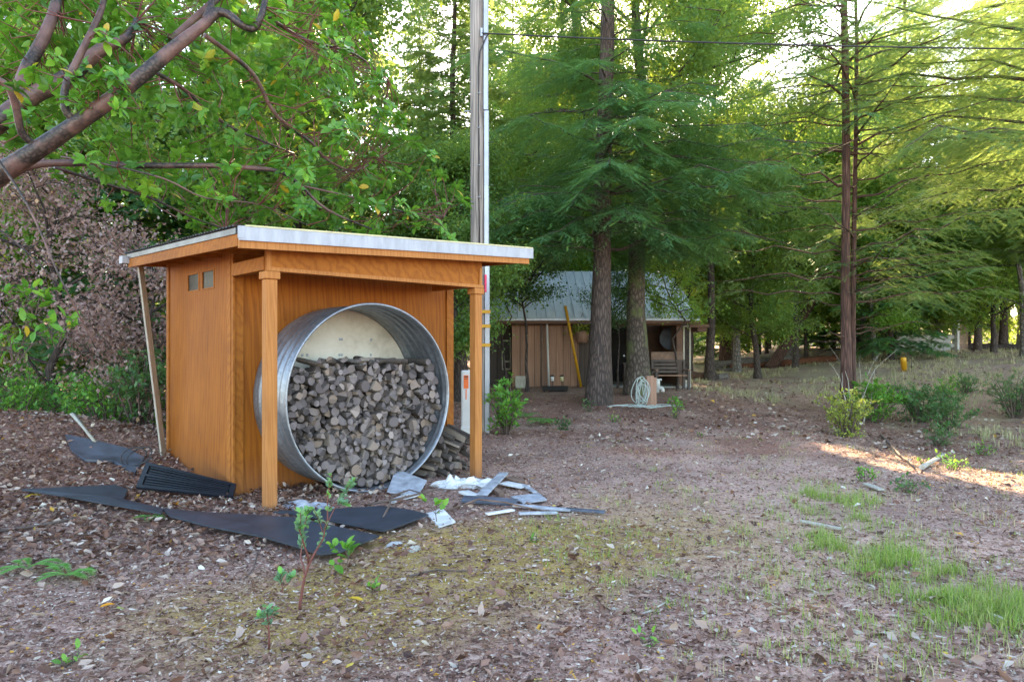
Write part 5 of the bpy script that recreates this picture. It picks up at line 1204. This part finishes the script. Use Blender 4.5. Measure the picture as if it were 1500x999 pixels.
# the wood in rows: kind, region words
def slot_clear(x, y, h):
    sx = 5.1 + math.tan(R(SUN_AZ)) * (y - 9); z = math.tan(R(SUN_EL)) * (y - 9)
    return abs(x - sx) > 2.6 or h < z - .5
def row(Y0, Y1, px0, px1, step, kinds, where, grp, smin=.85, smax=1.2, top=None):
    px = px0
    while px < px1:
        Y = random.uniform(Y0, Y1); x = PX(px + random.uniform(-.35, .35) * step, Y); k = random.choice(kinds); s = random.uniform(smin, smax)
        H = {'fir_a': 26, 'fir_b': 22, 'fir_c': 13, 'oak_a': 14, 'oak_b': 10.5, 'map_a': 9, 'map_b': 12, 'pole': 20}[k]
        pxx = x / Y * 1000 + 750
        lim = np.interp(pxx, [500, 550, 570, 635, 650, 730, 745, 835, 850, 1130, 1165, 1215, 1240, 1365, 1385, 1430, 1450, 1700], [-400, -400, 50, 60, -400, -400, 60, 90, -400, -400, 60, 60, -200, -200, 130, 140, -200, -400])
        zmax = 1.5 + (512 - lim) / 1000 * Y
        s = min(s, zmax / H) if s * H > zmax else s
        if True:
            for lim_, w_ in ((-20, 'outside the left edge'), (110, 'behind the dead bush'), (250, 'left of the leaning board'), (360, 'over the shed side wall'), (470, 'over the left half of the shed roof'), (590, 'over the right half of the shed roof'), (690, 'just left of the utility pole'), (790, 'just right of the utility pole'),
                             (880, 'left of the big fir trunk'), (960, 'by the mossy trunk'), (1040, 'over the right end of the cabin'), (1110, 'over the grey fallen log'), (1170, 'over the leaning dark trunk'), (1230, 'left of the twin red trunks'), (1290, 'right of the twin red trunks'), (1350, 'over the yellow marker'), (1410, 'over the brick pillar'), (1500, 'over the dark logs at right'), (9999, 'outside the right edge')):
                if pxx < lim_: break
            place(k, x, Y, s, where + ', ' + w_, grp)
        px += step
row(15.5, 20, -120, 500, 120, ['fir_c', 'fir_a', 'map_a', 'oak_b'], 'in the wood left of the shed', 'trees in the wood left of the shed')
row(23, 32, -250, 640, 110, ['fir_a', 'fir_b', 'oak_a', 'fir_a'], 'deeper in the wood left of the shed', 'trees deeper in the wood at left')
row(29, 35, 700, 1010, 105, ['fir_a', 'oak_a', 'fir_b'], 'in the wood right behind the cabin', 'trees right behind the cabin')
row(40, 47, 640, 1100, 130, ['fir_a', 'map_b', 'fir_b'], 'farther back behind the cabin', 'trees farther behind the cabin')
row(39, 45, 1040, 1560, 48, ['map_a', 'oak_b', 'map_b', 'fir_c'], 'along the back edge of the clearing', 'trees along the back of the clearing', .8, 1.1)
row(48, 58, 1000, 1640, 62, ['fir_a', 'fir_b', 'oak_a', 'map_b'], 'in the wood beyond the clearing', 'trees in the wood beyond the clearing')
row(30, 38, 1560, 1900, 80, ['fir_a', 'oak_a', 'map_b'], 'off to the right of the clearing', 'trees off to the right')
row(66, 92, -200, 1700, 105, ['fir_a', 'fir_a', 'oak_a', 'fir_b'], 'in the far back of the wood', 'trees in the far back of the wood', 1.0, 1.35)

# far undergrowth that closes the view under the crowns
rg = np.random.default_rng(55); n = 60000; px_ = rg.uniform(-300, 1750, n); Yb = rg.uniform(50, 62, n); xb = PX(px_, Yb)
hb = (1.2 + 2.6 * fbm(xb * .22, Yb * .22, 3, 71)) * rg.random(n) ** .7
foliage('undergrowth', T_RHOMB, np.stack([xb, Yb, gz(xb, Yb) + hb], -1), rg.normal(size=(n, 3)), rg.normal(size=(n, 3)) * .6 + (0, 0, 1), rg.uniform(.14, .30, n), M['maple'], None, np.clip(rg.normal(.45, .22, n), 0, 1))['kind'] = 'stuff'
# --- bushes, seedlings, ferns
def B(name, px, py, h, r, ns, nl, ls, mat, seed, lab, cat='shrub', **k):
    return bush(name, h, r, ns, nl, ls, mat, seed, lab, cat, None, G(px, py), **k)
B('green_shrub', 742, 636, 1.05, .42, 14, 620, .105, 'shrub', 1, 'bright green shrub at the foot of the utility pole')
B('small_plant', 825, 630, .24, .17, 8, 150, .055, 'shrubdark', 2, 'small dark green plant on the litter right of the green shrub')
B('small_plant', 860, 603, .30, .2, 6, 90, .06, 'shrubdark', 3, 'low plant against the base of the left big trunk')
B('small_plant', 990, 614, .55, .18, 6, 110, .08, 'shrub', 4, 'leafy seedling right of the coiled hose', lean=(0, 0))
B('small_plant', 900, 618, .12, .2, 5, 40, .05, 'shrub', 6, 'tiny plant on the litter in front of the mossy trunk')
B('sun_painted_shrub', 1240, 640, .95, .55, 18, 1500, .065, 'yelsunlit', 7, 'shrub with sunlight painted yellow into its leaves at the foot of the twin red trunks')  # leaf colour carries the low sun falling on this shrub
B('green_shrub', 1280, 618, 1.0, .70, 16, 1300, .10, 'shrub', 8, 'green shrub just right of the twin red trunks')
B('round_shrub', 1350, 618, .95, .85, 20, 2600, .07, 'shrubdark', 9, 'wide dark green shrub in the middle of the right slope')
B('round_shrub', 1388, 632, .70, .6, 14, 1500, .065, 'shrubdark', 10, 'drooping dark shrub at the right end of the wide shrub')
B('low_shrub', 1376, 654, .40, .28, 10, 420, .05, 'shrubdark', 11, 'small shrub below the wide dark shrub')
B('low_shrub', 1415, 576, .55, .5, 10, 500, .07, 'shrubdark', 12, 'low shrub in front of the brick pillar')
B('low_shrub', 1387, 582, .5, .5, 10, 400, .07, 'shrub', 13, 'light green low shrub left of the pillar shrub')
B('feathery_shrub', 1487, 612, 1.1, .75, 26, 2600, .07, 'shrubdark', 14, 'feathery grey-green shrub at the right edge of the slope', wid=.45)
B('low_shrub', 1265, 704, .16, .14, 6, 70, .05, 'shrub', 15, 'little plant on the road edge above the grass strip')
B('low_shrub', 1328, 722, .18, .2, 6, 90, .05, 'shrubdark', 16, 'sparse little plant on the slope right of the grass strip')
B('low_shrub', 1440, 668, .22, .2, 6, 90, .05, 'shrub', 17, 'little plant near the right edge in the grass')
B('low_shrub', 1395, 688, .22, .3, 6, 110, .05, 'shrub', 24, 'spreading little plant beside the bleached branch')
B('low_shrub', 1030, 520, .8, .5, 8, 260, .10, 'shrub', 18, 'green sapling bush beside the left end of the grey log')
B('manzanita_sapling', 1352, 680, .12, .1, 4, 30, .04, 'shrub', 19, 'tiny seedling on the right slope')
# ground cover behind the mound at left
for k, (px, Y, h, r, mt, lab) in enumerate(((30, 11.6, .9, .9, 'shrub', 'low green bush behind the mound at the far left'), (95, 12.0, .8, .8, 'fern', 'light green ferny bush behind the mound'), (160, 11.2, .85, .8, 'shrub', 'green bush behind the mound near the leaning board'),
                                       (205, 10.4, 1.0, .55, 'shrubdark', 'dark green bush beside the leaning board'), (235, 12.5, 1.0, .7, 'shrub', 'green bush half hidden by the leaning board'), (-30, 12.5, 1.0, 1.0, 'shrubdark', 'dark bush at the left edge behind the mound'))):
    x = PX(px, Y); bush('woodland_bush', h + .45, r, 16, 1100, .09, mt, 60 + k, lab, 'shrub', None, ground_at(x, Y))
def fern(px, py, n, L, seed, lab, zrot=0):
    rs = random.Random(seed); t = empty('fern', G(px, py), 0, lab, 'fern')
    for i in range(n):
        az = zrot + i * 6.283 / n + rs.uniform(-.35, .35); l = L * rs.uniform(.7, 1.1); pts = [Vector((math.cos(az) * l * u, math.sin(az) * l * u, .02 + l * (.75 * u - .72 * u * u))) for u in np.linspace(0, 1, 12)]
        pos = []; d = []; nr = []; sz = []; side = Vector((-math.sin(az), math.cos(az), 0))
        for j in range(1, 12):
            for s in (-1, 1):
                for h_ in (0, .5):
                    p = pts[j - 1].lerp(pts[j], h_); u = (j - 1 + h_) / 11
                    pos.append(tuple(p)); dv = (pts[j] - pts[j - 1]).normalized(); d.append(tuple(side * s + dv * .45)); nr.append((0, 0, 1)); sz.append(max(.012, .32 * l * math.sin(math.pi * min(1, .12 + u * .88)) ** .8))
        foliage('frond', (T_RHOMB[0] * np.array([.75, 1, .4]), T_RHOMB[1]), pos, d, nr, sz, M['fern'], t, np.clip(np.random.default_rng(seed + i).normal(.5, .2, len(pos)), 0, 1), .62)
fern(40, 838, 3, .26, 1, 'light green fern on the ground at the left edge', .2); fern(100, 850, 4, .24, 2, 'light green fern right of the left-edge fern', 5.5)
fern(222, 764, 5, .16, 3, 'small fern at the lower edge of the black sheets'); fern(795, 622, 5, .5, 4, 'flat fern right of the green shrub'); fern(770, 612, 5, .35, 6, 'small fern behind the flat fern')
# manzanita sapling in the foreground
def sapling(name, stems, leaves, lab, mat, stem_mat, ls, seed, nl):
    rs = random.Random(seed); base = stems[0][0][0]; t = empty(name, base, 0, lab, 'sapling'); g = MB(); pos = []; d = []; nr = []; sz = []; rn = []
    for pts, r0, r1, lf in stems:
        q = []
        for a, b in zip(pts, pts[1:]): q += [a, a.lerp(b, .5) + Vector((rs.uniform(-.006, .006),) * 3)]
        q.append(pts[-1]); k = len(q); g.tube([p - base for p in q], [r0 + (r1 - r0) * i / (k - 1) for i in range(k)], 7)
        for i in range(lf):
            u = rs.uniform(.35, 1) ** .8; j = min(k - 2, int(u * (k - 1))); p = q[j].lerp(q[j + 1], u * (k - 1) - j); dv = (q[j + 1] - q[j]).normalized()
            e = Vector((rs.uniform(-1, 1), rs.uniform(-1, 1), rs.uniform(-.2, .9))).normalized()
            pos.append(tuple(p - base)); d.append(tuple(e + dv * .4)); nr.append((rs.uniform(-.6, .6), rs.uniform(-.9, .1), 1)); sz.append(ls * rs.uniform(.6, 1.15)); rn.append(min(1, max(0, rs.gauss(.3 + .5 * u * u, .15))))
    g.build('stem', M[stem_mat], t); foliage('leaves', T_LEAF, pos, d, nr, sz, M[mat], t, np.array(rn), 1.25)
    return t
c = G(440, 893); Y = c.y
q = lambda x, y, dy=0: P(x, y, Y + dy)
sapling('manzanita_sapling', [([c - Vector((0, 0, .05)), q(443, 862), q(452, 828), q(462, 808), q(474, 788), q(480, 760), q(482, 715), q(486, 695, -.05)], .0095, .002, 46),
    ([q(452, 826), q(446, 800, -.05), q(438, 775, -.1), q(440, 750, -.1)], .006, .002, 60), ([q(447, 845), q(440, 815, .05), q(443, 785, .08), q(452, 745, .1)], .006, .002, 62),
    ([q(478, 772), q(490, 745, .05), q(505, 720, .08), q(520, 703, .1)], .004, .0015, 44), ([q(474, 788), q(468, 765), q(458, 745, -.05)], .004, .0015, 22), ([q(481, 745), q(495, 735), q(508, 740)], .003, .001, 20)],
    None, 'red-stemmed sapling with small grey-green leaves in front of the black sheets', 'manz', 'redtwig', .042, 31, 0)
c = G(510, 838); Y = c.y + .0; c2 = c
q2 = lambda x, y, dy=0: P(x, y, c2.y + dy)
sapling('broadleaf_seedling', [([c2, q2(510, 815), q2(506, 800)], .004, .002, 5), ([q2(510, 818), q2(496, 808), q2(488, 800)], .003, .001, 5), ([q2(508, 825), q2(496, 824), q2(486, 830)], .003, .001, 4), ([q2(510, 820), q2(514, 808), q2(500, 792)], .003, .001, 5)],
    None, 'seedling with larger bright green leaves beside the red-stemmed sapling', 'madrone', 'twig', .085, 32, 0)
c = G(394, 952); q3 = lambda x, y, dy=0: P(x, y, c.y + dy)
sapling('manzanita_sapling', [([c, q3(394, 925), q3(391, 900), q3(388, 890)], .0055, .002, 20), ([q3(393, 915), q3(398, 900), q3(402, 893)], .003, .001, 14), ([q3(393, 922), q3(385, 906), q3(381, 900)], .003, .001, 12)],
    None, 'smaller seedling with thin dark stem nearest the camera', 'manz', 'redtwig', .040, 33, 0)
c = G(412, 872); q4 = lambda x, y, dy=0: P(x, y, c.y + dy)
sapling('manzanita_sapling', [([c, q4(414, 862), q4(410, 848), q4(412, 840)], .004, .002, 26), ([q4(414, 862), q4(424, 852), q4(428, 845)], .003, .001, 18)], None, 'small leafy seedling just left of the red-stemmed sapling', 'manz', 'redtwig', .046, 34, 0)
c = G(640, 768); q5 = lambda x, y, dy=0: P(x, y, c.y + dy)
sapling('broadleaf_seedling', [([c, q5(638, 752), q5(640, 735)], .004, .002, 7), ([q5(639, 755), q5(628, 738), q5(622, 730)], .003, .001, 6), ([q5(639, 752), q5(650, 740)], .003, .001, 5)], None, 'bright green seedling growing behind the white tile', 'madrone', 'twig', .075, 35, 0)
for k, (px, py, lab) in enumerate(((545, 866, 'tiny green sprout on the moss in the foreground'), (783, 796, 'tiny green sprout right of the moss'), (100, 978, 'tiny sprout in the lower left corner'), (948, 947, 'tiny green weed in the foreground centre'), (1025, 640, 'tiny weed on the worn road'))):
    B('weed', px, py, .06, .06, 4, 14, .045, 'shrub', 80 + k, lab, 'weed')
def leafobj(px, py, s, mat_c, lab, rz):
    m = M[mat_c]; c = G(px, py); o = foliage('fallen_leaf', T_LEAF, [(0, 0, .012)], [(math.cos(rz), math.sin(rz), .15)], [(.2, .1, 1)], [s], m, None, np.array([.99]), 1.2); o.location = c; return tag(o, lab, 'leaf')
M['yleaf'] = leaf_mat('yellow_leaf', [(0, (.75, .55, .05)), (1, (.75, .50, .04))], (.6, .5, .05), .2); M['oleaf'] = leaf_mat('orange_leaf', [(0, (.8, .32, .02)), (1, (.8, .34, .02))], (.6, .3, .02), .2)
leafobj(532, 884, .10, 'yleaf', 'yellow fallen leaf on the moss right of the sapling', 2.9); leafobj(145, 896, .08, 'oleaf', 'orange fallen leaf in the lower left foreground', .5); leafobj(262, 742, .16, 'oleaf', 'large orange-tan leaf on the earth below the shutter', 2.6)
leafobj(33, 733, .16, 'yleaf', 'yellow leaf at the left tip of the narrow black sheet', .8); leafobj(118, 722, .13, 'fern', 'green leaf lying at the top edge of the narrow black sheet', .4)

# ================================================================== LITTER AND GRASS (nobody could count it)
def scatter(n, f, seed, xr=(-9, 9), yr=(2.2, 16)):
    rg = np.random.default_rng(seed); X = []
    while sum(len(a) for a in X) < n:
        m = n * 3; u = rg.random(m); y = yr[0] * (yr[1] / yr[0]) ** u; x = rg.uniform(-1, 1, m) * np.minimum(xr[1], y * .95 + .8)
        k = rg.random(m) < f(x, y); X.append(np.stack([x[k], y[k]], -1))
    p = np.concatenate(X)[:n]
    loc = np.array([-SO.x, -SO.y]); s_ = (p[:, 0] - SO.x) * SU.x + (p[:, 1] - SO.y) * SU.y; a_ = (p[:, 0] - SO.x) * SV.x + (p[:, 1] - SO.y) * SV.y
    inpoly = np.zeros(len(p), bool)
    for poly in SHEETS:
        c_ = np.zeros(len(p), bool)
        for (x1, y1), (x2, y2) in zip(poly, poly[1:] + poly[:1]):
            c_ ^= ((y1 > p[:, 1]) != (y2 > p[:, 1])) & (p[:, 0] < (x2 - x1) * (p[:, 1] - y1) / (y2 - y1 + 1e-12) + x1)
        inpoly |= c_
    ok = ~(inpoly & (rg.random(len(p)) > .03)) & ~((s_ > -.03) & (s_ < 2.9) & (a_ > .86) & (a_ < 3.0)); return p[ok], rg
def leftness(x, y): return sm((-x - .3 + .0 * y) / 2.5)
def litter(name, n, f, size, mat, seed, lift, tmpl=T_LEAF, wid=1.0, tilt=.35, col=(0.5, .26), xr=(-9, 9), yr=(2.2, 16), lab=None):
    p, rg = scatter(n, f, seed, xr, yr); m = len(p)
    z = gz(p[:, 0], p[:, 1]) + rg.uniform(.0, lift, m); near = sm((16 - np.abs(p[:, 1] - 6)) / 8) * sm((14 - np.abs(p[:, 0])) / 5)
    z = z + near * (.030 * (fbm(p[:, 0] * 4, p[:, 1] * 4, 3, 11) - .5) + .016 * (fbm(p[:, 0] * 15, p[:, 1] * 15, 2, 17) - .5)) + .004
    az = rg.uniform(0, 6.283, m); d = np.stack([np.cos(az), np.sin(az), rg.normal(0, tilt * .5, m)], -1); nr = rg.normal(size=(m, 3)) * tilt + np.array([0, 0, 1.])
    s = rg.uniform(*size, m)
    o = foliage(name, tmpl, np.stack([p[:, 0], p[:, 1], z], -1), d, nr, s, M[mat], None, np.clip(rg.random(m) * 1.0 if col is None else rg.normal(*col, m), 0, 1), wid); o['kind'] = 'stuff'; return o
T_CHIP = (np.array([(-.5, 0, 0), (.5, 0, 0), (.4, 1, .08), (-.35, .9, -.05)], float), np.array([(0, 1, 2), (0, 2, 3)]))
litter('leaf_litter', 30000, lambda x, y: .035 + .9 * leftness(x, y) * sm((y - 4) / 2.5), (.028, .080), 'litter', 1, .04, T_FOLD, wid=1.25, tilt=.75, col=(.40, .24))
litter('leaf_litter', 42000, lambda x, y: .5 + 0 * x, (.010, .030), 'litter', 2, .012, T_FOLD, wid=1.1, tilt=.6, col=(.48, .26))
litter('dry_leaves', 2400, lambda x, y: .35 + .65 * sm((x + 1) / 2), (.018, .058), 'palelitter', 3, .02, T_FOLD, wid=1.0, tilt=.6, col=None)
litter('wood_chips', 60000, lambda x, y: .6 + 0 * x, (.006, .020), 'litter', 4, .008, T_CHIP, .6, .45, (.5, .30), yr=(2.2, 10))
litter('wood_chips', 26000, lambda x, y: .6 + 0 * x, (.03, .075), 'litter', 5, .012, T_CHIP, .10, .15, (.4, .22), yr=(2.2, 14))
litter('leaf_litter', 5500, lambda x, y: sm((x - .5 * y + 6) / 3) + .2, (.05, .12), 'litter', 6, .03, T_RHOMB, 1.2, .5, (.42, .24), (-16, 16), (11, 26))
def grass(name, n, f, h, mat, seed, wd=.0035, xr=(-9, 9), yr=(2.5, 12), lean=.35, col=(.5, .22)):
    p, rg = scatter(n // 9, f, seed, xr, yr); p = np.repeat(p, 9, 0); p = p + rg.normal(size=p.shape) * (.022 + .0015 * p[:, 1:2]); m = len(p); z = gz(p[:, 0], p[:, 1]) - .01
    H = rg.uniform(*h, m); az = rg.uniform(0, 6.283, m); ln = rg.uniform(.05, lean, m); dx = np.cos(az); dy = np.sin(az); w_ = wd * rg.uniform(.7, 1.4, m)
    b = np.stack([p[:, 0], p[:, 1], z], -1); sd_ = np.stack([-dy, dx, 0 * dx], -1) * w_[:, None]; o_ = np.stack([dx, dy, 0 * dx], -1)
    m1 = b + o_ * (H * ln * .35)[:, None] + np.array([0, 0, 1.]) * (H * .55)[:, None]; t = b + o_ * (H * ln * 1.2)[:, None] + np.array([0, 0, 1.]) * (H * (1 - ln * .35))[:, None]
    V = np.stack([b - sd_, b + sd_, m1 + sd_ * .7, m1 - sd_ * .7, t], 1).reshape(-1, 3); i = (np.arange(m) * 5)[:, None, None]
    F = (i + np.array([(0, 1, 2), (0, 2, 3), (3, 2, 4)])[None]).reshape(-1, 3)
    o = np_mesh(name, V, F, M[mat], None, np.repeat(np.clip(rg.normal(*col, m), 0, 1), 5)); o['kind'] = 'stuff'; return o
cl = lambda x, y: sm((fbm(x * 3, y * 3, 3, 9) - .40) * 6)
grass('green_grass', 9500, lambda x, y: sm((.62 - np.abs(x - (1.95 + .16 * y) - .15 * np.sin(y * 2))) * 2.2) ** 1.6 * sm((7.9 - y) / 1.0) * sm((y - 3.1) / 1.0) * (cl(x, y) * cl(x * 2.7 + 3, y * 2.7) + .04), (.03, .14), 'grass', 1, .0018, lean=.75, col=(.74, .26))
grass('sparse_grass', 6500, lambda x, y: (sm((1.5 - np.hypot((x - 1.7) / 1.4, (y - 5.4) / 1.7)) * 1.5) * .8 + .14 * sm((x - .3) / 1.5)) * cl(x + 5, y), (.03, .10), 'grass', 2, .0019, lean=.7, yr=(2.5, 12), col=(.75, .2))
litter('wood_chips', 26000, lambda x, y: .6 + 0 * x, (.012, .040), 'litter', 7, .012, T_FOLD, 1.0, .5, (.42, .28), (-9, 12), (7.5, 22))
litter('wood_chips', 16000, lambda x, y: .6 + 0 * x, (.012, .034), 'litter', 8, .012, T_CHIP, .5, .5, (.14, .12), yr=(2.2, 12))
grass('dry_grass', 4200, lambda x, y: .25 * sm((x - .5) / 2) * cl(x, y + 7), (.03, .11), 'dry', 3, .002)
grass('meadow_grass', 17000, lambda x, y: cl(x * .22, y * .22) * sm((y - 17) / 4) * sm((x - 5.0) / 1.5) * sm((46 - y) / 8), (.06, .22), 'dry', 4, .009, (-9, 28), (16, 46), .5, (.42, .3))
grass('slope_grass', 7000, lambda x, y: sm((x - 7.8) / 2) * sm((y - 8) / 2) * cl(x * .3, y * .3), (.05, .20), 'dry', 5, .006, (-9, 16), (8, 22), .5, (.3, .3))
